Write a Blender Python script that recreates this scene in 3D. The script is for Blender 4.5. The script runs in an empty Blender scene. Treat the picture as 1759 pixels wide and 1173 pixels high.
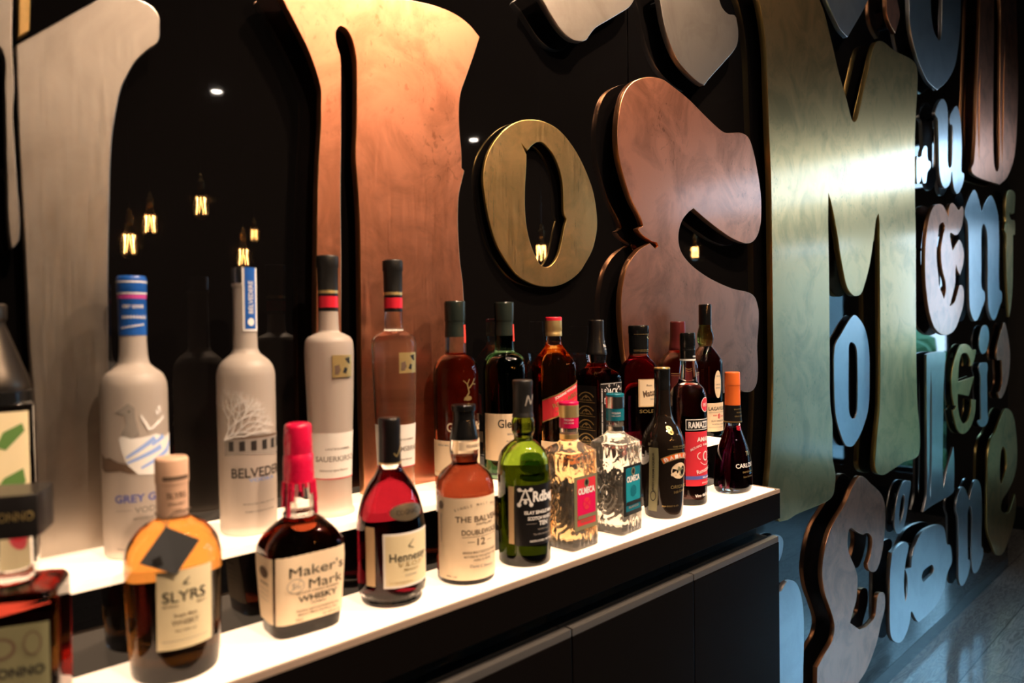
import bpy, bmesh, math, random
from mathutils import Vector, Matrix

D = bpy.data
scene = bpy.context.scene
COL = scene.collection
random.seed(7)
rad = math.radians

# ------------------------------------------------------------------ camera
cam_d = D.cameras.new('camera')
cam = D.objects.new('camera', cam_d)
COL.objects.link(cam)
cam_d.sensor_width = 36.0
cam_d.lens = 24.745
cam_d.clip_start = 0.01
cam_d.dof.use_dof = True
cam_d.dof.focus_distance = 1.65
cam_d.dof.aperture_fstop = 3.2
R3 = Matrix(((0.73060767, 0.02342234, -0.68239565),
             (-0.68264491, 0.00392846, -0.73073969),
             (-0.01443487, 0.99971794, 0.0188593)))
cam.matrix_world = Matrix.Translation((0.0, -1.0, 1.404)) @ R3.to_4x4()
scene.camera = cam

# ------------------------------------------------------------------ view, world
vs = scene.view_settings
scene.display_settings.display_device = 'sRGB'
vs.view_transform = 'Standard'
vs.look = 'None'
vs.exposure = 0.0
vs.gamma = 1.0
vs.use_curve_mapping = False
cy = scene.cycles
cy.max_bounces = 14
cy.diffuse_bounces = 3
cy.glossy_bounces = 6
cy.transmission_bounces = 14
cy.transparent_max_bounces = 12
cy.caustics_reflective = False
cy.caustics_refractive = False
cy.sample_clamp_indirect = 14.0
cy.use_denoising = True

world = D.worlds.new('sky')
scene.world = world
world.use_nodes = True
bg = world.node_tree.nodes['Background']
bg.inputs[1].default_value = 6.0
_wn = world.node_tree
_tc = _wn.nodes.new('ShaderNodeTexCoord')
_sx = _wn.nodes.new('ShaderNodeSeparateXYZ')
_cr = _wn.nodes.new('ShaderNodeValToRGB')          # overcast sky: pale at the horizon, blue higher up
_wn.links.new(_tc.outputs['Generated'], _sx.inputs[0])
_wn.links.new(_sx.outputs['Z'], _cr.inputs['Fac'])
_wn.links.new(_cr.outputs['Color'], bg.inputs[0])
_cr.color_ramp.elements[0].position = 0.20
_cr.color_ramp.elements[0].color = (0.50, 0.74, 0.98, 1)
_cr.color_ramp.elements[1].position = 0.42
_cr.color_ramp.elements[1].color = (0.85, 2.0, 3.0, 1)


# ------------------------------------------------------------------ lights of the room
def spot(x, y, z, tx, ty, tz, power, color, size=60, blend=0.6, radius=0.035):
    l = D.lights.new('downlight_lamp', 'SPOT')
    l.energy = power
    l.color = color
    l.spot_size = rad(size)
    l.spot_blend = blend
    l.shadow_soft_size = radius
    o = D.objects.new('downlight_lamp', l)
    COL.objects.link(o)
    o.location = (x, y, z)
    o.rotation_euler = (Vector((tx, ty, tz)) - Vector((x, y, z))).to_track_quat('-Z', 'Y').to_euler()
    return o


WARM = (1.0, 0.70, 0.47)
CEIL = 3.40
WASHERS = [(0.35, -0.95, 18, (0.15, 0, 1.7)), (0.95, -0.75, 16, (0.68, 0, 2.1)), (1.95, -1.75, 170, (0.6, -0.1, 1.35)), (2.35, -1.0, 45, (2.0, 0, 2.2)), (0.45, -2.1, 230, (0.62, -0.2, 0.95)), (1.35, -0.9, 250, (1.05, 0, 1.65))]  # unseen lamps near the M and the copper S are added to brighten letters
FAR_LAMPS = [(2.24, -4.94), (4.83, -4.72)]
for x, y, p, t in WASHERS:
    spot(x, y, CEIL - 0.03, t[0], t[1], t[2], p, WARM, 38 if y < -2 else 60)
for x, y in FAR_LAMPS:
    spot(x, y, CEIL - 0.03, x, y, 0, 10, (1.0, 0.8, 0.6), 80)

# ------------------------------------------------------------------ materials
MATS = {}


def base_mat(name):
    m = D.materials.new(name)
    m.use_nodes = True
    nt = m.node_tree
    b = nt.nodes['Principled BSDF']
    MATS[name] = m
    return m, nt, b


def N(nt, kind, **kw):
    n = nt.nodes.new(kind)
    for k, v in kw.items():
        setattr(n, k, v)
    return n


def simple(name, col, rough=0.4, metal=0.0, spec=0.5, trans=0.0, ior=1.45, coat=0.0, emit=None, es=0.0, sss=0.0):
    m, nt, b = base_mat(name)
    b.inputs['Base Color'].default_value = (*col, 1)
    b.inputs['Roughness'].default_value = rough
    b.inputs['Metallic'].default_value = metal
    b.inputs['Specular IOR Level'].default_value = spec
    b.inputs['Transmission Weight'].default_value = trans
    b.inputs['IOR'].default_value = ior
    b.inputs['Coat Weight'].default_value = coat
    b.inputs['Coat Roughness'].default_value = 0.05
    if emit:
        b.inputs['Emission Color'].default_value = (*emit, 1)
        b.inputs['Emission Strength'].default_value = es
    # faint procedural variation of the gloss so no surface is perfectly even
    if trans == 0 and not emit:
        tc = N(nt, 'ShaderNodeTexCoord')
        no = N(nt, 'ShaderNodeTexNoise')
        no.inputs['Scale'].default_value = 60
        no.inputs['Detail'].default_value = 3
        mr = N(nt, 'ShaderNodeMapRange')
        mr.inputs['To Min'].default_value = max(0.0, rough * 0.88)
        mr.inputs['To Max'].default_value = min(1.0, rough * 1.12)
        nt.links.new(tc.outputs['Object'], no.inputs['Vector'])
        nt.links.new(no.outputs['Fac'], mr.inputs['Value'])
        nt.links.new(mr.outputs['Result'], b.inputs['Roughness'])
    return m


def brushed(name, col, dark, rough, blotch=0.5, fleck=0.5):
    """aged brushed metal: blotchy patina, small darker flecks, fine vertical brushing"""
    m, nt, b = base_mat(name)
    L = nt.links.new
    geo = N(nt, 'ShaderNodeNewGeometry')
    n1 = N(nt, 'ShaderNodeTexNoise')
    n1.inputs['Scale'].default_value = 8.0
    n1.inputs['Distortion'].default_value = 0.9
    n1.inputs['Detail'].default_value = 8
    n1.inputs['Roughness'].default_value = 0.62
    L(geo.outputs['Position'], n1.inputs['Vector'])
    r1 = N(nt, 'ShaderNodeMapRange')
    r1.inputs['From Min'].default_value = 0.45
    r1.inputs['From Max'].default_value = 0.66
    r1.inputs['To Max'].default_value = blotch
    L(n1.outputs['Fac'], r1.inputs['Value'])
    # flecks only where a second large noise allows them
    mp = N(nt, 'ShaderNodeMapping')
    mp.inputs['Rotation'].default_value = (0, rad(25), 0)
    mp.inputs['Scale'].default_value = (60, 60, 42)
    L(geo.outputs['Position'], mp.inputs['Vector'])
    n2 = N(nt, 'ShaderNodeTexNoise')
    n2.inputs['Scale'].default_value = 1.0
    n2.inputs['Detail'].default_value = 3
    n2.inputs['Distortion'].default_value = 1.6
    L(mp.outputs['Vector'], n2.inputs['Vector'])
    r2 = N(nt, 'ShaderNodeMapRange')
    r2.inputs['From Min'].default_value = 0.60
    r2.inputs['From Max'].default_value = 0.68
    r2.inputs['To Max'].default_value = 1.0
    L(n2.outputs['Fac'], r2.inputs['Value'])
    n3 = N(nt, 'ShaderNodeTexNoise')
    n3.inputs['Scale'].default_value = 3.0
    n3.inputs['Detail'].default_value = 2
    L(geo.outputs['Position'], n3.inputs['Vector'])
    r3 = N(nt, 'ShaderNodeMapRange')
    r3.inputs['From Min'].default_value = 0.47
    r3.inputs['From Max'].default_value = 0.62
    r3.inputs['To Max'].default_value = fleck
    L(n3.outputs['Fac'], r3.inputs['Value'])
    mu = N(nt, 'ShaderNodeMath', operation='MULTIPLY')
    L(r2.outputs['Result'], mu.inputs[0])
    L(r3.outputs['Result'], mu.inputs[1])
    ad = N(nt, 'ShaderNodeMath', operation='ADD', use_clamp=True)
    L(r1.outputs['Result'], ad.inputs[0])
    L(mu.outputs['Value'], ad.inputs[1])
    mx = N(nt, 'ShaderNodeMix', data_type='RGBA')
    mx.inputs['A'].default_value = (*col, 1)
    mx.inputs['B'].default_value = (*dark, 1)
    L(ad.outputs['Value'], mx.inputs['Factor'])
    L(mx.outputs['Result'], b.inputs['Base Color'])
    b.inputs['Metallic'].default_value = 1.0
    b.inputs['Coat Weight'].default_value = 0.55
    b.inputs['Coat Roughness'].default_value = 0.14
    # brushing
    mb = N(nt, 'ShaderNodeMapping')
    mb.inputs['Scale'].default_value = (420, 420, 14)
    L(geo.outputs['Position'], mb.inputs['Vector'])
    n4 = N(nt, 'ShaderNodeTexNoise')
    n4.inputs['Scale'].default_value = 1.0
    n4.inputs['Detail'].default_value = 2
    L(mb.outputs['Vector'], n4.inputs['Vector'])
    rr = N(nt, 'ShaderNodeMapRange')
    rr.inputs['To Min'].default_value = rough - 0.06
    rr.inputs['To Max'].default_value = rough + 0.10
    L(n4.outputs['Fac'], rr.inputs['Value'])
    L(rr.outputs['Result'], b.inputs['Roughness'])
    bp = N(nt, 'ShaderNodeBump')
    bp.inputs['Strength'].default_value = 0.04
    bp.inputs['Distance'].default_value = 0.001
    L(n4.outputs['Fac'], bp.inputs['Height'])
    L(bp.outputs['Normal'], b.inputs['Normal'])
    return m


brushed('nickel', (0.42, 0.365, 0.31), (0.28, 0.23, 0.19), 0.36, 0.5, 0.2)
brushed('steel', (0.70, 0.74, 0.78), (0.50, 0.54, 0.60), 0.30, 0.45, 0.15)
brushed('copper', (0.88, 0.34, 0.19), (0.45, 0.16, 0.08), 0.35, 0.7, 0.5)
brushed('brass', (0.95, 0.58, 0.22), (0.42, 0.28, 0.09), 0.29, 0.55, 0.45)


def edge_metal(name, col, rough):
    return simple(name, col, rough, 1.0)


edge_metal('nickel_edge', (0.70, 0.62, 0.55), 0.3)
edge_metal('steel_edge', (0.72, 0.66, 0.62), 0.3)
edge_metal('copper_edge', (0.90, 0.42, 0.20), 0.3)
edge_metal('brass_edge', (0.85, 0.58, 0.20), 0.3)
simple('lacquer', (0.0035, 0.003, 0.003), 0.02, ior=1.52)
simple('cabinet_lacquer', (0.004, 0.003, 0.0025), 0.22, spec=0.06)
simple('cabinet_grip', (0.16, 0.15, 0.14), 0.35, 0.6)
simple('matt_black', (0.006, 0.006, 0.006), 0.6)
simple('plinth_grey', (0.035, 0.045, 0.05), 0.25)
simple('brown_wall', (0.07, 0.048, 0.032), 0.6)
simple('ceiling_dark', (0.012, 0.011, 0.010), 0.8)
simple('room_dark', (0.012, 0.010, 0.009), 0.7)
simple('lit_acrylic', (0.9, 0.8, 0.7), 0.25, emit=(1.0, 0.68, 0.43), es=1.6)
simple('acrylic_edge', (0.35, 0.26, 0.2), 0.3)
simple('rubber_black', (0.008, 0.008, 0.008), 0.16)
# glass and liquids
simple('glass', (0.97, 0.97, 0.96), 0.0, trans=1.0, ior=1.38)
simple('pressed_glass', (0.92, 0.87, 0.78), 0.07, trans=0.9, ior=1.38)
simple('frosted_glass', (0.70, 0.61, 0.53), 0.42, trans=0.45, ior=1.4)
simple('green_glass', (0.13, 0.21, 0.015), 0.0, trans=1.0, ior=1.42)
simple('dark_green_glass', (0.02, 0.07, 0.02), 0.0, trans=1.0, ior=1.45)
simple('brown_black_glass', (0.012, 0.008, 0.006), 0.03, trans=0.0, ior=1.5)
simple('olive_glass', (0.16, 0.12, 0.02), 0.0, trans=1.0, ior=1.42)
simple('bulb_glass', (1.0, 0.93, 0.82), 0.0, trans=1.0, ior=1.05)


def liquid(name, col):
    return simple(name, col, 0.0, trans=1.0, ior=1.01)


liquid('whisky_gold', (0.56, 0.235, 0.05))
liquid('whisky_amber', (0.80, 0.27, 0.07))
liquid('whisky_red', (0.31, 0.055, 0.02))
liquid('whisky_dark', (0.30, 0.035, 0.02))
liquid('cognac', (0.21, 0.008, 0.018))
liquid('amaretto', (0.45, 0.06, 0.04))
liquid('tequila_gold', (0.95, 0.66, 0.34))
liquid('sherry', (0.15, 0.026, 0.010))
liquid('tequila_clear', (0.98, 0.98, 0.97))
liquid('amaro', (0.04, 0.012, 0.01))
liquid('whisky_in_green', (0.12, 0.12, 0.03))
# papers, caps, inks
simple('paper_cream', (0.86, 0.68, 0.46), 0.6)
simple('paper_white', (0.82, 0.78, 0.72), 0.6)
simple('paper_yellow', (0.80, 0.68, 0.42), 0.5)
simple('paper_brown', (0.62, 0.42, 0.22), 0.6)
simple('paper_olive', (0.20, 0.19, 0.10), 0.5)
simple('paper_black', (0.009, 0.008, 0.008), 0.3)
simple('ink_black', (0.02, 0.018, 0.016), 0.5)
simple('ink_brown', (0.13, 0.08, 0.05), 0.6)
simple('ink_grey', (0.28, 0.25, 0.22), 0.6)
simple('ink_white', (0.85, 0.83, 0.80), 0.5)
simple('ink_blue', (0.10, 0.13, 0.45), 0.5)
simple('ink_lightblue', (0.30, 0.45, 0.85), 0.5)
simple('ink_gold', (0.75, 0.55, 0.22), 0.3, 0.8)
simple('ink_red', (0.70, 0.03, 0.05), 0.5)
simple('gold_foil', (0.90, 0.66, 0.28), 0.4, 0.85)
simple('silver_foil', (0.75, 0.74, 0.72), 0.25, 1.0)
simple('bronze_seal', (0.22, 0.17, 0.11), 0.35, 0.7)
simple('blue_foil', (0.015, 0.10, 0.42), 0.35)
simple('pink_line', (0.50, 0.06, 0.28), 0.4)
simple('red_foil', (0.62, 0.02, 0.04), 0.3)
simple('red_wax', (0.70, 0.008, 0.06), 0.28, coat=0.5)
simple('magenta_foil', (0.72, 0.01, 0.10), 0.25)
simple('teal_foil', (0.01, 0.16, 0.22), 0.25)
simple('teal_print', (0.01, 0.28, 0.36), 0.4)
simple('orange_foil', (0.80, 0.16, 0.03), 0.35)
simple('grey_cap', (0.014, 0.013, 0.012), 0.45)
simple('slate_card', (0.03, 0.032, 0.035), 0.6)
simple('green_grey_foil', (0.020, 0.027, 0.022), 0.22)
simple('cork_seal', (0.72, 0.45, 0.30), 0.5)
simple('maroon_foil', (0.10, 0.015, 0.015), 0.3)
simple('tag_red', (0.75, 0.06, 0.03), 0.4)
simple('gunmetal', (0.09, 0.075, 0.06), 0.35, 0.9)
simple('brass_fitting', (0.75, 0.50, 0.20), 0.25, 1.0)
simple('leaf_green', (0.10, 0.22, 0.05), 0.6)
simple('petal_pink', (0.75, 0.10, 0.12), 0.5)
simple('pavement', (0.30, 0.31, 0.32), 0.8)
simple('hedge_green', (0.04, 0.10, 0.03), 0.8)
simple('lamp_disc', (1, 1, 1), 0.5, emit=(1.0, 0.84, 0.68), es=300)
simple('filament', (1, 0.5, 0.1), 0.5, emit=(1.0, 0.46, 0.13), es=420)


def floor_mat():
    m, nt, b = base_mat('wood_floor')
    L = nt.links.new
    tc = N(nt, 'ShaderNodeNewGeometry')
    mp = N(nt, 'ShaderNodeMapping')
    mp.inputs['Scale'].default_value = (1, 1, 1)
    L(tc.outputs['Position'], mp.inputs['Vector'])
    br = N(nt, 'ShaderNodeTexBrick')
    br.inputs['Scale'].default_value = 1.0
    br.inputs['Brick Width'].default_value = 2.2
    br.inputs['Row Height'].default_value = 0.19
    br.inputs['Mortar Size'].default_value = 0.0025
    br.inputs['Mortar Smooth'].default_value = 0.2
    br.inputs['Color1'].default_value = (0.36, 0.33, 0.31, 1)
    br.inputs['Color2'].default_value = (0.48, 0.44, 0.41, 1)
    br.inputs['Mortar'].default_value = (0.05, 0.045, 0.04, 1)
    L(mp.outputs['Vector'], br.inputs['Vector'])
    mg = N(nt, 'ShaderNodeMapping')
    mg.inputs['Scale'].default_value = (1.2, 9.0, 1)
    L(tc.outputs['Position'], mg.inputs['Vector'])
    no = N(nt, 'ShaderNodeTexNoise')
    no.inputs['Scale'].default_value = 2.2
    no.inputs['Detail'].default_value = 8
    no.inputs['Distortion'].default_value = 1.2
    L(mg.outputs['Vector'], no.inputs['Vector'])
    wv = N(nt, 'ShaderNodeMath', operation='SINE')
    ml = N(nt, 'ShaderNodeMath', operation='MULTIPLY')
    ml.inputs[1].default_value = 70
    L(no.outputs['Fac'], ml.inputs[0])
    L(ml.outputs['Value'], wv.inputs[0])
    mr = N(nt, 'ShaderNodeMapRange')
    mr.inputs['From Min'].default_value = -1
    mr.inputs['To Min'].default_value = 0.55
    mr.inputs['To Max'].default_value = 1.15
    L(wv.outputs['Value'], mr.inputs['Value'])
    mx = N(nt, 'ShaderNodeMix', data_type='RGBA', blend_type='MULTIPLY')
    mx.inputs['Factor'].default_value = 1.0
    L(br.outputs['Color'], mx.inputs['A'])
    L(mr.outputs['Result'], mx.inputs['B'])
    L(mx.outputs['Result'], b.inputs['Base Color'])
    b.inputs['Roughness'].default_value = 0.34
    b.inputs['Coat Weight'].default_value = 0.6
    b.inputs['Coat Roughness'].default_value = 0.12
    bp = N(nt, 'ShaderNodeBump')
    bp.inputs['Strength'].default_value = 0.25
    bp.inputs['Distance'].default_value = 0.002
    L(wv.outputs['Value'], bp.inputs['Height'])
    L(bp.outputs['Normal'], b.inputs['Normal'])
    return m


floor_mat()


def window_glass():
    m = D.materials.new('window_glass')
    m.use_nodes = True
    nt = m.node_tree
    nt.nodes.clear()
    o = N(nt, 'ShaderNodeOutputMaterial')
    t = N(nt, 'ShaderNodeBsdfTransparent')
    g = N(nt, 'ShaderNodeBsdfGlossy')
    g.inputs['Roughness'].default_value = 0.02
    f = N(nt, 'ShaderNodeFresnel')
    f.inputs['IOR'].default_value = 1.45
    x = N(nt, 'ShaderNodeMixShader')
    nt.links.new(f.outputs[0], x.inputs[0])
    nt.links.new(t.outputs[0], x.inputs[1])
    nt.links.new(g.outputs[0], x.inputs[2])
    nt.links.new(x.outputs[0], o.inputs[0])
    MATS['window_glass'] = m


window_glass()
M = MATS


# ------------------------------------------------------------------ helpers
def link_mesh(name, me, mats, parent=None, loc=(0, 0, 0), smooth=True, sharp=38):
    o = D.objects.new(name, me)
    COL.objects.link(o)
    for m in (mats if isinstance(mats, (list, tuple)) else [mats]):
        me.materials.append(M[m])
    o.location = loc
    if parent:
        o.parent = parent
    if smooth:
        for p in me.polygons:
            p.use_smooth = True
        me.set_sharp_from_angle(angle=rad(sharp))
    return o


def mesh_from(name, verts, faces):
    me = D.meshes.new(name)
    me.from_pydata(verts, [], faces)
    me.update()
    return me


def tag(o, label=None, cat=None, group=None, kind=None):
    if label:
        o['label'] = label
    if cat:
        o['category'] = cat
    if group:
        o['group'] = group
    if kind:
        o['kind'] = kind
    return o


def thing(name, label, cat, loc, rz=0.0, group=None):
    o = D.objects.new(name, None)
    o.empty_display_size = 0.02
    COL.objects.link(o)
    o.location = loc
    o.rotation_euler = (0, 0, rz)
    return tag(o, label, cat, group)


def box(name, x0, x1, y0, y1, z0, z1, mat, parent=None, bev=0.0, kind=None):
    """axis-aligned box; bevelled when bev > 0. Coordinates are in the parent's space."""
    c = ((x0 + x1) / 2, (y0 + y1) / 2, (z0 + z1) / 2)
    bm = bmesh.new()
    bmesh.ops.create_cube(bm, size=1.0)
    for v in bm.verts:
        v.co = Vector((v.co.x * (x1 - x0), v.co.y * (y1 - y0), v.co.z * (z1 - z0)))
    if bev > 0:
        bmesh.ops.bevel(bm, geom=list(bm.edges), offset=bev, segments=2, affect='EDGES', profile=0.7)
    me = D.meshes.new(name)
    bm.to_mesh(me)
    bm.free()
    o = link_mesh(name, me, mat, parent, c, smooth=False)
    if kind:
        o['kind'] = kind
    return o


def multi_box(name, boxes, mat, parent=None, bev=0.0, kind=None):
    bm = bmesh.new()
    for (x0, x1, y0, y1, z0, z1) in boxes:
        r = bmesh.ops.create_cube(bm, size=1.0)
        for v in r['verts']:
            v.co = Vector(((x0 + x1) / 2 + v.co.x * (x1 - x0), (y0 + y1) / 2 + v.co.y * (y1 - y0), (z0 + z1) / 2 + v.co.z * (z1 - z0)))
    if bev > 0:
        bmesh.ops.bevel(bm, geom=list(bm.edges), offset=bev, segments=2, affect='EDGES', profile=0.7)
    me = D.meshes.new(name)
    bm.to_mesh(me)
    bm.free()
    o = link_mesh(name, me, mat, parent, smooth=False)
    if kind:
        o['kind'] = kind
    return o


def tube_mesh(name, pts, r, seg=8):
    bm = bmesh.new()
    rings = []
    P = [Vector(p) for p in pts]
    for i, p in enumerate(P):
        t = (P[min(i + 1, len(P) - 1)] - P[max(i - 1, 0)]).normalized()
        a = t.cross(Vector((0, 0, 1)) if abs(t.z) < 0.9 else Vector((1, 0, 0))).normalized()
        b = t.cross(a)
        rings.append([bm.verts.new(p + (a * math.cos(k * 2 * math.pi / seg) + b * math.sin(k * 2 * math.pi / seg)) * r) for k in range(seg)])
    for i in range(len(rings) - 1):
        for k in range(seg):
            bm.faces.new((rings[i][k], rings[i][(k + 1) % seg], rings[i + 1][(k + 1) % seg], rings[i + 1][k]))
    bm.faces.new(rings[0])
    bm.faces.new(rings[-1])
    bmesh.ops.recalc_face_normals(bm, faces=bm.faces)
    me = D.meshes.new(name)
    bm.to_mesh(me)
    bm.free()
    return me


# ---- section profiles: list of (z, r, n); r = half width (mm), n = superellipse power (2 round, 10 square)
def rings_of(prof):
    out = []
    P = [(p[0], p[1], p[2] if len(p) > 2 else 2.0) for p in prof]
    n = len(P)

    def slope(i):
        if i == 0 or i == n - 1:
            return None
        h0 = P[i][0] - P[i - 1][0]
        h1 = P[i + 1][0] - P[i][0]
        if abs(h0) < 1e-6 or abs(h1) < 1e-6:
            return None
        d0 = (P[i][1] - P[i - 1][1]) / h0
        d1 = (P[i + 1][1] - P[i][1]) / h1
        if d0 * d1 <= 0 or h0 * h1 < 0:
            return 0.0
        return 2 * d0 * d1 / (d0 + d1)
    for i in range(n - 1):
        z0, r0, n0 = P[i]
        z1, r1, n1 = P[i + 1]
        h = z1 - z0
        out.append(P[i])
        if abs(h) < 2.0 or abs(r1 - r0) < 0.6:
            continue
        m0, m1 = slope(i), slope(i + 1)
        sec = (r1 - r0) / h
        m0 = sec if m0 is None else m0
        m1 = sec if m1 is None else m1
        for k in range(1, 5):
            t = k / 5
            h00 = 2 * t**3 - 3 * t**2 + 1
            h10 = t**3 - 2 * t**2 + t
            h01 = -2 * t**3 + 3 * t**2
            h11 = t**3 - t**2
            out.append((z0 + h * t, h00 * r0 + h10 * h * m0 + h01 * r1 + h11 * h * m1, n0 + (n1 - n0) * t))
    out.append(P[-1])
    return out


def srad(th, r, n, ry=1.0):
    """radius at angle th (0 = the front, +x positive) of a superellipse of half width r"""
    a = abs(math.sin(th)) / r
    b = abs(math.cos(th)) / (r * ry)
    return (a**n + b**n) ** (-1.0 / n)


def loft(name, prof, mats, parent, ry=1.0, seg=56, cap_top=True, cap_bottom=True, mod=None, sharp=38):
    R = rings_of(prof)
    square = max(p[2] for p in R) > 3
    angs = []
    for k in range(seg):
        a = 2 * math.pi * k / seg
        if square:
            a -= 0.16 * math.sin(4 * a)
            a = a + 0.0
        angs.append(a)
    verts, faces = [], []
    for (z, r, n) in R:
        for a in angs:
            rr = srad(a, max(r, 0.01), n, ry)
            if mod:
                rr = mod(a, z, rr)
            verts.append((rr * math.sin(a) / 1000, -rr * math.cos(a) / 1000, z / 1000))
    for i in range(len(R) - 1):
        for k in range(seg):
            k2 = (k + 1) % seg
            faces.append((i * seg + k, i * seg + k2, (i + 1) * seg + k2, (i + 1) * seg + k))
    if cap_bottom:
        faces.append(tuple(reversed(range(seg))))
    if cap_top:
        faces.append(tuple((len(R) - 1) * seg + k for k in range(seg)))
    me = mesh_from(name, verts, faces)
    bm = bmesh.new()
    bm.from_mesh(me)
    bmesh.ops.recalc_face_normals(bm, faces=bm.faces)
    bm.to_mesh(me)
    bm.free()
    return link_mesh(name, me, mats, parent, sharp=sharp)


def surf_fn(prof, ry=1.0):
    R = sorted(rings_of(prof), key=lambda p: p[0])

    def radius(z):
        for i in range(len(R) - 1):
            if R[i][0] <= z <= R[i + 1][0] and R[i + 1][0] > R[i][0]:
                t = (z - R[i][0]) / (R[i + 1][0] - R[i][0])
                return R[i][1] + (R[i + 1][1] - R[i][1]) * t, R[i][2] + (R[i + 1][2] - R[i][2]) * t
        return (R[0][1], R[0][2]) if z < R[0][0] else (R[-1][1], R[-1][2])

    def theta_of(u, r, n):
        """walk along the section outline by arc length u (mm)"""
        if n < 2.6 and abs(ry - 1) < 0.02:
            return u / r
        th, s, st = 0.0, 0.0, math.copysign(0.01, u)
        p = (0.0, srad(0, r, n, ry))
        while s < abs(u) and abs(th) < 3.1:
            th += st
            q = srad(th, r, n, ry)
            q = (q * math.sin(th), q * math.cos(th))
            d = math.hypot(q[0] - p[0], q[1] - p[1])
            if s + d > abs(u):
                th -= st * (1 - (abs(u) - s) / d)
                break
            s += d
            p = q
        return th

    def f(u, z, off):
        r, n = radius(z)
        th = theta_of(u, r, n)
        q = srad(th, r, n, ry) + off
        return (q * math.sin(th) / 1000, -q * math.cos(th) / 1000, z / 1000)
    return f


def patch(name, f, u0, u1, z0, z1, mat, parent, off=0.35, shear=None, outline=None, nu=14, nz=6, thick=0.25):
    """a paper label wrapped on the bottle: closed thin sheet"""
    verts, faces = [], []
    for layer in (off, off - thick):
        for j in range(nz + 1):
            for i in range(nu + 1):
                u = u0 + (u1 - u0) * i / nu
                a, b = z0, z1
                if shear:
                    a, b = shear(u, z0, z1)
                verts.append(f(u, a + (b - a) * j / nz, layer))
    W = nu + 1
    T = W * (nz + 1)
    for j in range(nz):
        for i in range(nu):
            a = j * W + i
            faces.append((a, a + 1, a + W + 1, a + W))
            faces.append((T + a, T + a + W, T + a + W + 1, T + a + 1))
    ring = [i for i in range(nu)] + [j * W + nu for j in range(nz)] + [nz * W + nu - i for i in range(nu)] + [(nz - j) * W for j in range(nz)]
    for k in range(len(ring)):
        a, b = ring[k], ring[(k + 1) % len(ring)]
        faces.append((b, a, T + a, T + b))
    me = mesh_from(name, verts, faces)
    return link_mesh(name, me, mat, parent, sharp=60)


_tc = {}


def text_tris(s, bold):
    key = (s, bold)
    if key in _tc:
        return _tc[key]
    cu = D.curves.new('t', 'FONT')
    cu.body = s
    cu.size = 1.0
    cu.resolution_u = 3
    cu.offset = bold
    cu.align_x = 'CENTER'
    ob = D.objects.new('t', cu)
    COL.objects.link(ob)
    dg = bpy.context.evaluated_depsgraph_get()
    dg.update()
    me = D.meshes.new_from_object(ob.evaluated_get(dg))
    vs = [(v.co.x, v.co.y) for v in me.vertices]
    fs = [tuple(p.vertices) for p in me.polygons]
    D.objects.remove(ob)
    D.curves.remove(cu)
    D.meshes.remove(me)
    if not vs:
        vs = [(0, 0)]
    x0 = min(v[0] for v in vs)
    x1 = max(v[0] for v in vs)
    y0 = 0.0
    y1 = 0.70
    vs = [((v[0] - (x0 + x1) / 2), v[1] - 0.35) for v in vs]
    _tc[key] = (vs, fs, x1 - x0)
    return _tc[key]


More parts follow.
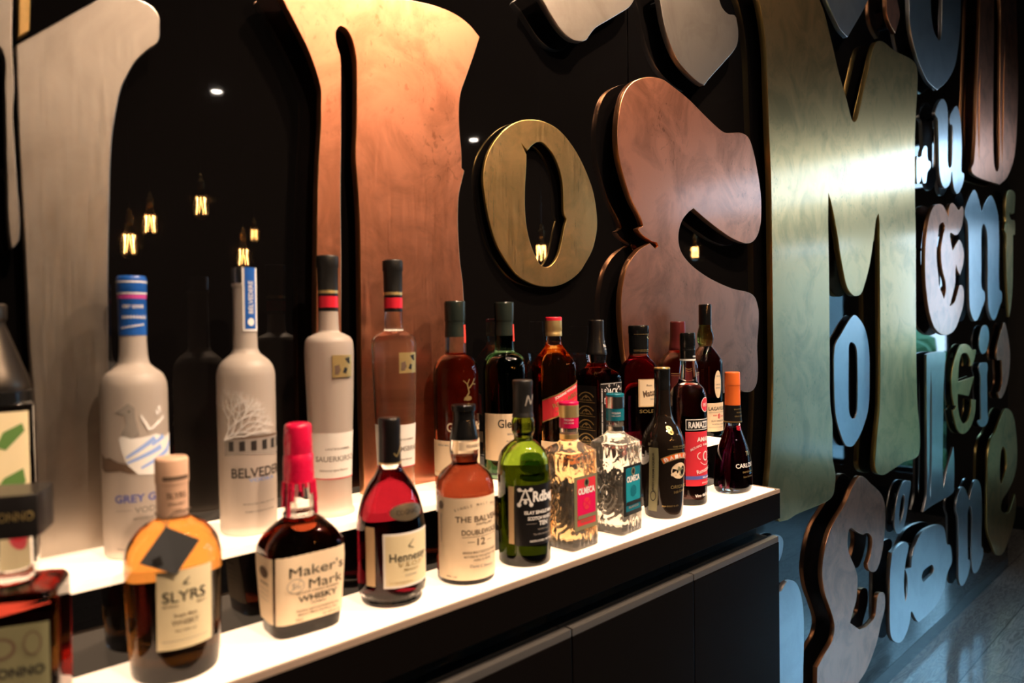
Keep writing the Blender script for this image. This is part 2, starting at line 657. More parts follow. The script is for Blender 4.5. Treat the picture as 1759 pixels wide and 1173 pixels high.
def ink(name, f, items, parent, off=0.6):
    """lettering and printed shapes, wrapped on the surface. items:
    ('t', text, u, z, cap_height, width or None, material[, rot_deg, bold])
    ('p', [(u,z)...], material) filled polygon   ('l', u0,u1,z,th,material) rule   ('e', u,z,ru,rz,material) ellipse"""
    verts, faces, fm, mats = [], [], [], []

    def mi(m):
        if m not in mats:
            mats.append(m)
        return mats.index(m)
    off0 = off
    for k_, it in enumerate(items):
        off = off0 + min(k_, 30) * 0.04
        b0 = len(verts)
        if it[0] == 't':
            _, s, u, z, h, w, m = it[:7]
            rot = rad(it[7]) if len(it) > 7 else 0.0
            bold = it[8] if len(it) > 8 else 0.012
            vs_, fs_, wd = text_tris(s, bold)
            sy = h / 0.70
            sx = (w / wd) if w else sy
            c, sn = math.cos(rot), math.sin(rot)
            for (x, y) in vs_:
                X, Y = x * sx, y * sy
                verts.append(f(u + X * c - Y * sn, z + X * sn + Y * c, off))
            for p in fs_:
                faces.append(tuple(b0 + k for k in p))
                fm.append(mi(m))
        else:
            lift = 0.0
            if it[0] == 'l':
                _, u0, u1, z, th, m = it
                n = max(2, int(abs(u1 - u0) / 4))
                pts = [(u0 + (u1 - u0) * k / n, z - th / 2) for k in range(n + 1)]
                pts2 = [(p[0], z + th / 2) for p in pts]
                for p in pts + pts2:
                    verts.append(f(p[0], p[1], off))
                for k in range(n):
                    faces.append((b0 + k, b0 + k + 1, b0 + n + 2 + k, b0 + n + 1 + k))
                    fm.append(mi(m))
                continue
            if it[0] == 'e':
                _, u, z, ru, rz, m = it
                pts = [(u + ru * math.cos(k * math.pi / 10), z + rz * math.sin(k * math.pi / 10)) for k in range(20)]
                verts.append(f(u, z, off))
                for p in pts:
                    verts.append(f(p[0], p[1], off))
                for k in range(20):
                    faces.append((b0, b0 + 1 + k, b0 + 1 + (k + 1) % 20))
                    fm.append(mi(m))
                continue
            _, pts, m = it[:3]
            # triangulate, then refine so that the shape follows the curved glass
            bm = bmesh.new()
            vv = [bm.verts.new((p[0], p[1], 0)) for p in pts]
            bm.faces.new(vv)
            bmesh.ops.triangulate(bm, faces=bm.faces)
            for _ in range(6):
                long = [e for e in bm.edges if e.calc_length() > 3.2]
                if not long:
                    break
                bmesh.ops.subdivide_edges(bm, edges=long, cuts=1)
                bmesh.ops.triangulate(bm, faces=bm.faces)
            bm.verts.index_update()
            for v in bm.verts:
                verts.append(f(v.co.x, v.co.y, off))
            for p in bm.faces:
                faces.append(tuple(b0 + v.index for v in p.verts))
                fm.append(mi(m))
            bm.free()
    me = mesh_from(name, verts, faces)
    o = link_mesh(name, me, mats, parent, smooth=False)
    for p, k in zip(me.polygons, fm):
        p.material_index = k
    return o


# ------------------------------------------------------------------ the room
S = 'structure'
box('floor', -4, 5.72, -6.5, 1.5, -0.1, 0.0, 'wood_floor', kind=S)
box('ceiling', -4.1, 5.92, -6.6, 1.6, CEIL, CEIL + 0.1, 'ceiling_dark', kind=S)
# glossy black wall of joined panels behind the letters
joints = [-4.0, -1.03, 1.31, 3.643, 4.79]
for i in range(4):
    o = box('wall_back', joints[i] + (0.0015 if i else 0), joints[i + 1] - 0.0015, 0.0, 0.04, 0.058, CEIL, 'lacquer', bev=0.0012, kind=S)
box('wall_core', -4.0, 4.78, 0.0401, 0.14, 0.0, CEIL, 'matt_black', kind=S)
box('baseboard_back', -4.0, 4.79, 0.0, 0.0399, 0.0, 0.057, 'plinth_grey', kind=S)
box('wall_left', -4.1, -4.0, -6.5, 1.5, 0, CEIL, 'room_dark', kind=S)
box('wall_front', -4.0, 5.72, -6.6, -6.5, 0, CEIL, 'room_dark', kind=S)
box('wall_alcove', -4.0, 5.72, 1.5, 1.6, 0, CEIL, 'room_dark', kind=S)
WX = 5.72
WINDOWS = [(-1.00, -0.55, 0.28, 2.10), (-2.05, -1.28, 0.28, 2.10), (-3.00, -0.58, 2.37, 2.75)]
multi_box('wall_right', [(WX, WX + .2, -0.55, 1.5, 0, CEIL), (WX, WX + .2, -6.5, -3.00, 0, CEIL), (WX, WX + .2, -3.00, -2.05, 0, 2.37), (WX, WX + .2, -3.00, -2.05, 2.75, CEIL),
                         (WX, WX + .2, -2.05, -0.55, 0, 0.28), (WX, WX + .2, -2.05, -0.55, 2.10, 2.37),
                         (WX, WX + .2, -2.05, -0.55, 2.75, CEIL), (WX, WX + .2, -1.28, -1.00, 0.28, 2.10),
                         (WX, WX + .2, -0.58, -0.55, 2.37, 2.75)], 'brown_wall', kind=S)
box('baseboard_right', WX - 0.02, WX - 0.001, -6.5, 1.5, 0.0, 0.15, 'matt_black', kind=S)
for i, (y0, y1, z0, z1) in enumerate(WINDOWS):
    w = multi_box('window_%d' % (i + 1), [(WX + .06, WX + .12, y0, y0 + .03, z0, z1), (WX + .06, WX + .12, y1 - .03, y1, z0, z1),
                                         (WX + .06, WX + .12, y0 + .03, y1 - .03, z0, z0 + .03), (WX + .06, WX + .12, y0 + .03, y1 - .03, z1 - .03, z1)], 'matt_black', kind=S)
    box('pane', WX + .085, WX + .095, y0 + .03, y1 - .03, z0 + .03, z1 - .03, 'window_glass', w)
    pl = D.lights.new('portal', 'AREA')
    pl.shape = 'RECTANGLE'
    pl.size = z1 - z0
    pl.size_y = y1 - y0
    pl.cycles.is_portal = True
    po = D.objects.new('portal', pl)
    COL.objects.link(po)
    po.location = (WX + 0.15, (y0 + y1) / 2, (z0 + z1) / 2)
    po.rotation_euler = (0, rad(90), 0)

box('ground', WX + 0.2, 16, -12, 8, -0.15, -0.05, 'pavement', kind=S)
tag(multi_box('garden_wall', [(8.6, 8.8, -9, -1.7, -0.05, 2.2), (8.56, 8.84, -9, -1.7, 2.2, 2.26)], 'pavement'), 'grey garden wall outside the windows, mirrored between the legs of the brass M', 'wall')


def hedge(x, y, w, h, label):
    bm = bmesh.new()
    for k in range(60):
        r = random.uniform(0.12, 0.25)
        c = Vector((random.uniform(-0.25, 0.25), random.uniform(-w / 2, w / 2), random.uniform(0.1, h - 0.15)))
        q = bmesh.ops.create_icosphere(bm, subdivisions=2, radius=r)
        for v in q['verts']:
            v.co = v.co * random.uniform(0.85, 1.15) + c
            v.co.z = max(v.co.z, 0.0)
    me = D.meshes.new('hedge')
    bm.to_mesh(me)
    bm.free()
    tag(link_mesh('hedge', me, 'hedge_green', loc=(x, y, -0.05), smooth=False), label, 'hedge', kind='stuff')


hedge(7.6, -0.5, 2.2, 1.5, 'green hedge outside the window, mirrored in the glossy black wall')

for i, (x, y) in enumerate([w[:2] for w in WASHERS] + FAR_LAMPS):
    t = thing('ceiling_downlight', ['round recessed downlight in the ceiling above the tall silver letter',
                                    'round recessed downlight in the ceiling above the copper letter',
                                    'round recessed downlight in the ceiling in front of the gold letter o',
                                    'added unseen ceiling downlight that brightens the top of the big gold M',
                                    'round recessed downlight in the ceiling behind the camera side of the bar',
                                    'added unseen ceiling downlight that brightens the gold o and two-lobed copper letter',
                                    'round ceiling downlight mirrored upper left in the black wall',
                                    'round ceiling downlight mirrored beside the gold letter o'][i], 'ceiling light', (x, y, CEIL), group='round downlights in the ceiling')
    loft('trim_ring', [(-2, 38), (-3, 40), (-3, 55), (0, 56)], 'silver_foil', t, cap_top=False, cap_bottom=False, seg=32)
    loft('lamp', [(-1.5, 37), (-1, 37)], 'lamp_disc', t, seg=24)

# ------------------------------------------------------------------ pendant bulbs hanging in the room (seen mirrored in the wall)
def make_bulb(loc, label, sc=1.0):
    t = thing('pendant_lamp', label, 'pendant lamp', loc, group='filament bulbs mirrored in the black wall')
    z = loc[2]
    link_mesh('cord', tube_mesh('cord', [(0, 0, 0.125), (0, 0, CEIL - z)], 0.003), 'rubber_black', t)
    loft('socket', [(66, 12), (68, 15), (100, 15), (104, 10), (118, 9), (126, 5)], 'brass_fitting', t, seg=24)
    loft('bulb', [(-62, 0.5), (-61, 9), (-52, 24), (-35, 31.5), (-15, 32), (10, 27), (35, 19), (55, 14), (68, 13)], 'bulb_glass', t, seg=28)
    bm_pts = []
    me_all = bmesh.new()
    for k in range(4):
        a = k * math.pi / 2 + 0.4
        c, s = math.cos(a), math.sin(a)
        pts = [(0.012 * c, 0.012 * s, 0.030), (0.017 * c - 0.006 * s, 0.017 * s + 0.006 * c, -0.038), (0.012 * c - 0.016 * s, 0.012 * s + 0.016 * c, 0.030)]
        m = tube_mesh('f', pts, 0.0008, 6)
        me_all.from_mesh(m)
        D.meshes.remove(m)
    me = D.meshes.new('filament')
    me_all.to_mesh(me)
    me_all.free()
    link_mesh('filament', me, 'filament', t)
    link_mesh('stem', tube_mesh('stem', [(0, 0, 0.068), (0, 0, -0.03)], 0.0025), 'brass_fitting', t)
    return t


ZB = 0.058
for (x, y, z, lb) in [
    (0.750, -1.867, 1.682, 'glowing filament bulb on a cord, lowest of the three mirrored left of the vodka bottles'),
    (0.901, -2.139, 1.801, 'glowing filament bulb on a cord, middle one of the three mirrored on the left'),
    (1.057, -1.998, 1.873, 'glowing filament bulb on a cord, highest of those mirrored in the black wall'),
    (1.261, -2.075, 1.680, 'glowing filament bulb mirrored right above the frosted bottle with the blue neck strip'),
    (2.093, -3.910, 2.040, 'small distant glowing filament bulb mirrored beside the brass sockets'),
    (2.291, -1.250, 1.690, 'glowing filament bulb mirrored inside the gold letter o'),
    (4.202, -1.660, 1.850, 'glowing filament bulb mirrored in the notch of the copper letter S')]:
    make_bulb((x, y, z + ZB), lb)

# ------------------------------------------------------------------ the bar: cabinets, lower lit shelf, upper lit shelf
Z1, Z2 = 1.045, 1.143
YF, YR = -0.278, -0.150
XL, XR = -0.55, 1.468
bar = thing('bar_shelf', 'black lacquered bar top with two glowing stepped shelves of bottles', 'shelf', (XL, 0, 0.981))


def bp(v):  # world box -> the bar's own space
    return (v[0] - XL, v[1] - XL, v[2], v[3], v[4] - 0.981, v[5] - 0.981)


multi_box('fascia', [bp((XL, XR, YF, -0.001, 0.981, Z1 - 0.008))], 'cabinet_lacquer', bar, bev=0.0008)
multi_box('rim', [bp((XL, XR, YF, -0.2740, Z1 - 0.0079, Z1)), bp((XR - 0.004, XR, -0.2739, YR, Z1 - 0.0079, Z1))], 'acrylic_edge', bar)
multi_box('light_panel', [bp((XL, XR - 0.008, -0.2695, YR - 0.001, Z1 - 0.0078, Z1 - 0.0002))], 'lit_acrylic', bar)['label'] = 'glowing lower shelf surface'
multi_box('riser', [bp((XL, XR, YR, -0.001, Z1 - 0.0079, Z2 - 0.010))], 'lacquer', bar, bev=0.0008)
multi_box('light_panel', [bp((XL, XR - 0.002, YR - 0.002, -0.002, Z2 - 0.0099, Z2))], 'lit_acrylic', bar, bev=0.002)['label'] = 'glowing upper shelf surface'

dx = [-0.553, -0.217, 0.119, 0.455, 0.791, 1.127, 1.463]
names = ['outside the left frame edge', 'at the far left', 'left of the first seam in view', 'second from the right end', 'at the right end of the bar']
cab_labels = ['black lacquer cabinet unit at the far left end of the bar', 'black lacquer cabinet unit under the square amaretto bottle',
              'black lacquer cabinet unit under the red wax topped bottle', 'black lacquer cabinet unit left of the leftmost door seam',
              'black lacquer cabinet unit between the two door seams in view', 'black lacquer cabinet unit at the right end of the bar']
for i in range(6):
    a, b = dx[i], dx[i + 1]
    t = thing('cabinet_unit', cab_labels[i], 'cabinet', ((a + b) / 2, -0.13, 0), group='black cabinets under the glowing shelves')
    w = (b - a) / 2
    yb = 0.13
    multi_box('carcass', [(-w + .001, w - .001, -0.12, 0.128, 0.08, 0.938), (-w + .001, w - .001, -0.095, 0.128, 0.938, 0.9805)], 'matt_black', t)
    multi_box('toe_kick', [(-w + .001, w - .001, -0.09, 0.10, 0.0, 0.0795)], 'matt_black', t)
    d = multi_box('door', [(-w + .0015, w - .0015, -0.148, -0.1205, 0.085, 0.9300)], 'cabinet_lacquer', t, bev=0.001)
    multi_box('grip_rail', [(-w + .0015, w - .0015, -0.1475, -0.1335, 0.9302, 0.9430)], 'cabinet_grip', d, bev=0.002)

# ------------------------------------------------------------------ the metal letters on the wall (outlines in mm: x along the wall, z up; * = sharp corner)
LETTERS = [
    ('silver_one', 'nickel', 38, 15, ["141,1731* 228,1811* 247,1824 271,1821 284,1817 292,1808 293,1796 291,1775 280,1763 266,1746 256,1728 247,1706 241,1679 236,1648 233,1612 231,1569 229,1521 227,1456 226,1395 224,1314 217,1187 217,1143* 180,1141* 150,1140* 150,1220 149,1312 146,1393 144,1503 142,1587 141,1656"]),
    ('copper_u', 'copper', 38, 15, ["449,1897 460,1878 478,1849 495,1821 508,1792 516,1764 516,1741 515,1710 511,1664 507,1597 504,1506 501,1411 500,1290 501,1139* 542,1138* 542,1287 543,1411 545,1508 546,1618 549,1703 551,1805 550,1822 545,1837 543,1854 547,1863 553,1867 562,1864 569,1856 575,1838 578,1815 576,1722 573,1673 575,1639 577,1605 578,1570 578,1510 576,1302 578,1138* 790,1135* 788,1265 788,1368 786,1414 782,1487 777,1521 774,1569 774,1607 777,1639 784,1663 790,1682* 784,1686* 784,1714 781,1744 780,1783 784,1815 798,1849 817,1893 830,1926* 807,1941 777,1950 743,1952 713,1950 670,1944 611,1937 552,1932 497,1919"]),
    ('gold_o', 'brass', 18, 7, ["975,1811 1011,1814 1049,1808 1081,1792 1113,1765 1141,1730 1162,1691 1172,1647 1172,1614 1161,1579 1151,1561 1131,1537 1116,1521 1087,1503 1051,1490 1013,1486 976,1490 940,1503 910,1527 883,1560 865,1602 855,1645 851,1683 861,1723 884,1758 915,1786 946,1803", "950,1760* 966,1749* 977,1760 996,1771 1014,1770 1037,1755 1056,1727 1065,1696 1067,1658 1068,1637 1076,1627* 1069,1610 1059,1577 1048,1550 1029,1530 1010,1525 995,1531 977,1556 963,1591 957,1631 958,1677 962,1718 963,1741*"]),
    ('copper_s', 'copper', 38, 15, ["1345,1974 1300,1959 1264,1937 1239,1905 1224,1859 1220,1820 1224,1778 1239,1737 1266,1688 1309,1634 1291,1621 1340,1599 1361,1597* 1367,1590* 1355,1583* 1335,1594* 1290,1574 1251,1537 1232,1490 1226,1450 1228,1409 1234,1363 1247,1316 1287,1279 1337,1259 1406,1241 1479,1230 1599,1225 1685,1229 1730,1229 1759,1222 1800,1223 1825,1243 1832,1285 1829,1346 1838,1406 1839,1436 1837,1449 1820,1478 1784,1492 1701,1500 1597,1521 1525,1544 1479,1567 1455,1591 1450,1622 1464,1655 1493,1680 1516,1692* 1563,1674 1625,1653 1690,1635 1744,1626 1793,1627 1830,1646 1853,1684 1858,1721 1856,1766 1836,1835 1810,1891 1788,1914 1751,1919 1705,1911 1670,1905 1640,1909 1579,1928 1499,1956 1432,1972 1392,1979"]),
    ('silver_leaf', 'nickel', 38, 15, ["975,2054 993,2041 1018,2018 1046,1998 1076,1988 1106,1991 1122,1999 1131,2010 1151,2031 1190,2057 1231,2084 1267,2109 1285,2130 1300,2157 1179,2148 1054,2107"]),
    ('silver_blade', 'nickel', 38, 15, ["1372,2188 1384,2160 1395,2122 1410,2090 1430,2062 1458,2037 1501,2018 1544,2007 1570,2005* 1590,2024 1624,2052 1668,2088 1713,2126 1734,2152 1740,2185 1730,2219* 1720,2223 1690,2217 1660,2224 1646,2240 1632,2271 1496,2252"]),
    ('gold_m', 'brass', 38, 18, ["1828,2332* 1853,2306 1877,2249 1893,2178 1900,2068 1907,1944 1916,1819 1918,1692 1919,1582 1920,1474 1921,1283 1915,1155 1896,997 1886,954 1879,890* 1956,830* 2007,826 2061,831 2147,831 2238,831 2293,834 2326,846 2339,875 2343,909 2322,967 2322,1081 2305,1155 2304,1336 2303,1567 2299,1696 2298,1727 2301,1824* 2319,1801 2348,1746 2391,1639 2382,1659 2408,1594 2444,1528 2491,1501 2529,1498 2568,1508 2599,1541 2641,1605 2673,1679 2690,1728 2683,1698 2706,1776 2732,1803* 2740,1767* 2741,1651 2742,1570 2742,1243 2734,1096 2713,1017 2689,922 2688,882 2716,855 2771,842 2827,845 2897,851 2995,859 3111,856 3157,868 3171,903 3166,977 3140,1088 3129,1315 3129,1764 3122,1891 3125,2159 3145,2296 3159,2380 3149,2431 3102,2446 3013,2442 2892,2432 2801,2436 2757,2431 2714,2414 2681,2374 2639,2293 2587,2195 2537,2105 2514,2091* 2493,2096 2452,2152 2390,2226 2330,2320 2281,2391 2245,2423 2216,2455*"]),
    ('silver_tip', 'steel', 38, 15, ["2273,2466* 2298,2439 2349,2404 2401,2375 2459,2364* 2512,2414 2591,2490 2642,2544 2684,2596*"]),
    ('copper_tip', 'copper', 38, 15, ["2819,2639* 2819,2598 2825,2550 2859,2519 2909,2500* 2941,2550 2958,2589 2930,2632 2919,2670*"]),
    ('blue_u', 'steel', 38, 15, ["3056,2722* 3061,2671 3070,2587 3103,2526 3168,2463 3277,2407 3408,2396* 3548,2469 3664,2565 3715,2669 3744,2778 3752,2882 3752,2943* 3480,2857* 3479,2799 3472,2711 3462,2631 3425,2612* 3366,2634 3337,2681 3324,2752 3324,2807*"]),
    ('rose_double_u', 'copper', 38, 15, ["4095,3052* 4079,2982 4066,2870 4045,2701 4013,2478 3996,2313 3976,2224 3957,2167 3919,2135 3934,2116 4041,2109 4204,2114 4445,2126* 4610,2192 4761,2324 4823,2522 4850,2716 4841,2964 4816,3207 4816,3281*", "4351,3088 4337,2889 4323,2714 4313,2483 4324,2233 4377,2185 4432,2226 4447,2510 4458,2864 4454,3096", "4085,2657* 4068,2544 4059,2324 4050,2175* 4035,2320 4044,2517", "4556,2889* 4536,2646 4516,2405 4491,2232* 4478,2398 4503,2639"]),
    ('small_u', 'steel', 38, 15, ["3480,2374 3524,2368 3553,2333 3552,2210 3554,2103 3576,2089 3609,2112 3623,2222 3619,2284 3586,2285 3586,2320 3624,2354 3682,2384 3724,2366 3751,2308 3761,2206 3755,2133 3760,2098 3796,2091 3787,2057 3740,2011 3694,1988 3647,2000 3622,2043 3609,2077 3583,2023 3521,1992 3472,2001 3436,2049 3426,2151 3419,2224 3410,2275 3380,2291 3404,2325 3439,2355"]),
    ('star', 'steel', 38, 15, ["3146,2072 3169,2073 3201,2083* 3214,2110 3244,2132 3273,2130 3277,2105 3283,2081 3317,2075 3316,2054 3276,2026 3265,1996 3254,1980 3221,1977 3204,2002* 3189,1979 3168,1967 3145,1967"]),
    ('rose_e', 'copper', 38, 15, ["3419,1912 3472,1913 3517,1898 3558,1870* 3573,1918 3611,1937 3659,1933 3712,1916 3765,1940 3785,1923 3778,1877 3747,1835 3697,1805 3658,1797 3600,1803* 3581,1795 3590,1764 3619,1723* 3677,1759 3723,1780 3767,1759 3791,1719 3777,1670 3730,1619* 3696,1637 3670,1666* 3658,1629 3656,1582 3627,1540 3573,1473* 3646,1494 3685,1530 3725,1571 3776,1565 3790,1526 3775,1478 3724,1424 3664,1377 3596,1354 3503,1346 3414,1360 3345,1391 3295,1446 3263,1515 3244,1595 3245,1702 3265,1778 3299,1845 3350,1891", "3466,1836 3427,1816 3412,1771 3394,1722 3394,1662 3416,1596 3424,1563 3460,1531 3492,1505* 3518,1543 3511,1583 3478,1621 3457,1665 3452,1721 3483,1785 3507,1820 3489,1836"]),
    ('blue_n', 'steel', 38, 15, ["3959,2039 4002,2032 4045,1998 4096,1946* 4157,1998 4251,2045 4311,2040 4372,2002 4414,1955 4428,1819 4427,1583 4483,1555 4483,1518 4432,1478 4368,1426 4321,1409 4271,1422 4223,1463 4207,1520 4208,1709 4202,1828 4179,1869 4140,1890 4104,1875 4088,1837 4087,1671 4089,1579 4147,1547 4149,1513 4097,1469 4030,1419 3982,1406 3940,1417 3892,1461 3878,1514 3873,1691 3864,1837 3850,1876 3808,1907 3825,1944 3896,2004"]),
    ('gold_f', 'brass', 38, 15, ["4660,2124 4702,2127 4758,2123 4781,2102 4757,2008* 4707,1996 4659,2000* 4646,1991 4659,1975 4701,1963 4772,1962 4777,1889* 4729,1882* 4728,1771 4716,1598 4685,1494 4643,1426* 4621,1494 4590,1628 4577,1762 4577,1877 4543,1894 4543,1907 4570,1943 4570,2030 4586,2086 4619,2113"]),
    ('nickel_l', 'steel', 28, 11, ["3291,1268* 3371,1275 3530,1271 3547,1262 3535,1197 3517,1103 3512,994 3506,858 3501,750 3513,669* 3569,747 3661,833* 3672,767 3666,637 3636,621 3491,618 3365,618 3241,613* 3269,642 3289,690 3291,950 3290,1145", "3348,1203* 3335,1076 3329,880 3323,717 3338,647* 3347,713 3355,877 3359,1075"]),
    ('gold_small_e', 'brass', 18, 7, ["3878,1298 3950,1288 4013,1265 4067,1264 4072,1254 4012,1192 3966,1187* 3970,1215 3928,1247 3887,1254 3827,1248 3791,1211 3777,1171 3771,1122* 4038,1133* 3944,1043* 3770,1067* 3766,1015 3789,966 3824,933 3864,917 3922,923 3968,955 3985,990 3986,1025* 4070,1014* 4054,953 4010,908 3936,877 3844,870 3765,898 3717,950 3689,998 3708,994 3750,1013* 3712,1016* 3680,1073 3671,1131 3691,1193 3739,1248 3807,1289"]),
    ('i_stem', 'steel', 17, 6, ["4164,1193 4267,1191 4287,1182 4292,1157 4277,1123 4282,1044 4286,941 4303,900 4275,874 4203,865 4132,881 4107,900 4123,909 4158,908 4163,941 4153,1053 4154,1130 4128,1165 4134,1184"]),
    ('i_dot', 'steel', 17, 6, ["4257,1385 4299,1369 4320,1332 4309,1292 4267,1251 4205,1237 4155,1255 4129,1291 4141,1335 4186,1373"]),
    ('copper_comma', 'copper', 22, 10, ["4612,1396 4659,1362 4720,1270 4737,1196 4707,1099 4634,1025 4563,991 4516,987 4482,1009 4478,1023 4505,1021* 4556,1060 4566,1107 4556,1155* 4552,1188 4517,1196 4472,1195 4443,1216 4450,1254 4484,1300 4553,1357"]),
    ('gold_e', 'brass', 32, 12, ["4585,924 4712,899 4787,841 4825,762 4851,656 4824,565 4747,503 4618,460 4512,433 4488,394 4547,363 4654,344 4728,376 4796,422* 4823,378 4811,305 4746,243 4653,189 4528,145 4392,169 4279,262 4216,335 4208,437 4218,604 4234,728 4282,789 4363,814 4463,873", "4521,724 4566,711 4601,679 4612,606 4548,552 4495,521* 4465,565 4472,670"]),
    ('big_rose_e', 'copper', 38, 15, ["2551,872 2652,826 2740,778 2776,737 2785,680 2765,588 2737,539 2700,507 2662,507 2622,526 2610,549* 2631,564 2652,599 2653,632 2624,655 2598,661 2573,661 2516,684 2468,707 2445,696 2440,647 2467,603 2501,562 2522,519 2510,451 2480,414 2456,384* 2536,337* 2594,329 2645,333 2681,343 2690,368 2708,410 2745,412 2776,392 2775,343 2734,293 2697,243 2644,200 2592,171 2525,153 2354,112 2179,199* 2194,256* 2197,319* 2249,343 2306,367 2325,392 2326,422 2294,480 2256,539 2239,591 2240,632 2261,687 2304,738 2397,786* 2431,806 2486,847"]),
    ('small_o', 'steel', 18, 6, ["3047,770 3102,764 3125,754 3102,696 3073,630 3036,587 2992,574 2962,580 2940,606 2940,644 2958,696 2994,746", "3034,722* 3050,711 3046,667 3019,622 2994,606* 2992,652 3011,699"]),
    ('steel_ub', 'steel', 38, 15, ["2854,534* 2930,545 2992,543 3027,529 3031,510 3000,466 2981,408 2981,358 2994,307* 3016,336 3017,399 2990,438* 3063,426* 3073,468 3110,504 3188,537 3298,540 3436,521 3492,490 3525,416 3571,402 3594,354 3594,318 3535,289 3489,237 3401,191 3274,179 3174,179 3145,181 3107,208 3061,249 3051,224 3014,185 2952,163 2892,178 2842,213 2826,267 2827,387 2833,476", "3317,377* 3342,358 3334,339 3265,333 3205,330* 3188,356 3212,376"]),
    ('steel_n', 'steel', 27, 11, ["3798,626 3862,595 3914,543* 3969,600 4038,622 4100,594 4129,541 4137,435 4127,276 4159,249 4150,214 4091,172 4029,160 3979,180 3952,237 3959,353 3967,444 3949,494 3922,511 3895,497 3887,445 3893,267 3925,244 3920,214 3872,172 3807,156 3764,171 3739,213 3740,362 3734,490 3702,540 3722,589"]),
    ('steel_stub', 'steel', 38, 15, ["1885,646* 1951,625 1997,644 2045,632 2079,597 2099,546 2106,480 2099,352 2089,291 2025,276 1883,330*"]),
    ('steel_arc', 'steel', 18, 7, ["1927,787* 1961,786 2000,774 2016,754 2006,718 1980,700 1925,706*"]),
    ('nickel_oo', 'steel', 16, 6, ["2556,1431 2616,1415 2666,1375 2697,1301 2700,1204 2688,1099 2631,1024 2560,980 2521,975 2474,991 2428,1046 2398,1109 2389,1222 2396,1323 2442,1363", "2536,1338 2575,1321 2586,1281 2584,1100 2567,1074 2546,1070 2523,1082 2510,1114 2512,1284 2516,1327"]),
    ('grey_frag', 'nickel', 38, 15, ["106,1783* 139,1793* 137,1731 138,1683 136,1650 138,1585 139,1513 131,1503 129,1584 129,1681 126,1725 105,1720*"]),
    ('gold_frag', 'brass', 38, 15, ["145,1795* 156,1799* 154,1751* 143,1740*"]),
]
LETTER_LABELS = {
    'silver_one': 'tall champagne silver letter with a flared top, leftmost big letter behind the blue capped bottle',
    'copper_u': 'huge copper letter with a long narrow slot, behind the two slender fruit brandy bottles',
    'gold_o': 'gold letter o hanging above the dark green whisky bottle',
    'copper_s': 'mottled copper letter with two lobes, right of the gold o',
    'silver_leaf': 'silver pointed leaf-like letter end at the top edge above the gold o',
    'silver_blade': 'silver curved letter end with a bright glint, above the two-lobed copper letter',
    'gold_m': 'giant brass letter M with a pale reflection band across its middle',
    'silver_tip': 'dark silver pointed letter tip in the notch above the brass M',
    'copper_tip': 'small copper spike of a letter above the right shoulder of the brass M',
    'blue_u': 'dark blue-grey metal letter u with a pointed base at the top right',
    'rose_double_u': 'tall rosy metal letter with narrow slots at the upper right corner',
    'small_u': 'small shiny silver-blue letter u right of the brass M',
    'star': 'small bright silver star-shaped character just right of the brass M',
    'rose_e': 'rose copper blackletter e right of the brass M at mid height',
    'blue_n': 'silver-blue letter n with pointed feet, right of the rose copper blackletter e',
    'gold_f': 'slim dull gold letter f at the far right edge',
    'nickel_l': 'blue-silver slotted letter right of the lower right leg of the brass M',
    'gold_small_e': 'small brass letter e with a wedge crossbar',
    'i_stem': 'stem of the small steel letter i beside the brass wedge e',
    'i_dot': 'oval steel dot above the small letter i',
    'copper_comma': 'copper comma-like character at the right edge beside the letter i',
    'gold_e': 'big dull gold letter e at the lower right above the floor',
    'big_rose_e': 'big rose copper letter with orange edges right of the bar cabinet',
    'small_o': 'small narrow steel letter o near the floor side of the big rose copper letter',
    'steel_ub': 'low wide steel letter with a small diamond hole beside the rose copper letter',
    'steel_n': 'low blue-steel letter n between the wide steel letter and the big gold e',
    'steel_stub': 'blue steel rounded letter end partly hidden behind the cabinet',
    'steel_arc': 'small steel curved piece peeking out behind the bar end under the brass M',
    'nickel_oo': 'pointed oval silver letter o between the legs of the brass M',
    'grey_frag': 'narrow grey metal letter piece at the left picture edge',
    'gold_frag': 'narrow gold metal letter piece above the left corner of the tall silver letter',
}


def parse(s):
    out = []
    for tok in s.split():
        c = tok.endswith('*')
        x, z = tok.rstrip('*').split(',')
        out.append((float(x) / 1000, float(z) / 1000, c))
    return out


def smooth_ring(P, sub=5):
    n = len(P)
    out = []
    for i in range(n):
        p0, p1, p2, p3 = P[i - 1], P[i], P[(i + 1) % n], P[(i + 2) % n]
        a = Vector(p1[:2])
        b = Vector(p2[:2])
        L = (b - a).length
        if L < 1e-6:
            continue

        def tan(pm, p, pn, corner):
            if corner:
                return None
            t = Vector(pn[:2]) - Vector(pm[:2])
            return t.normalized() if t.length > 1e-9 else None
        t0 = tan(p0, p1, p2, p1[2])
        t1 = tan(p1, p2, p3, p2[2])
        ch = (b - a) / L
        if p1[2] and p2[2]:
            out.append(a)
            continue
        t0 = (t0 if t0 else ch) * L
        t1 = (t1 if t1 else ch) * L
        for k in range(sub):
            t = k / sub
            out.append(a * (2 * t**3 - 3 * t**2 + 1) + t0 * (t**3 - 2 * t**2 + t) + b * (-2 * t**3 + 3 * t**2) + t1 * (t**3 - t**2))
    return out


def inside(p, ring):
    c = False
    j = len(ring) - 1
    for i in range(len(ring)):
        a, b = ring[i], ring[j]
        if (a[1] > p[1]) != (b[1] > p[1]) and p[0] < (b[0] - a[0]) * (p[1] - a[1]) / (b[1] - a[1]) + a[0]:
            c = not c
        j = i
    return c


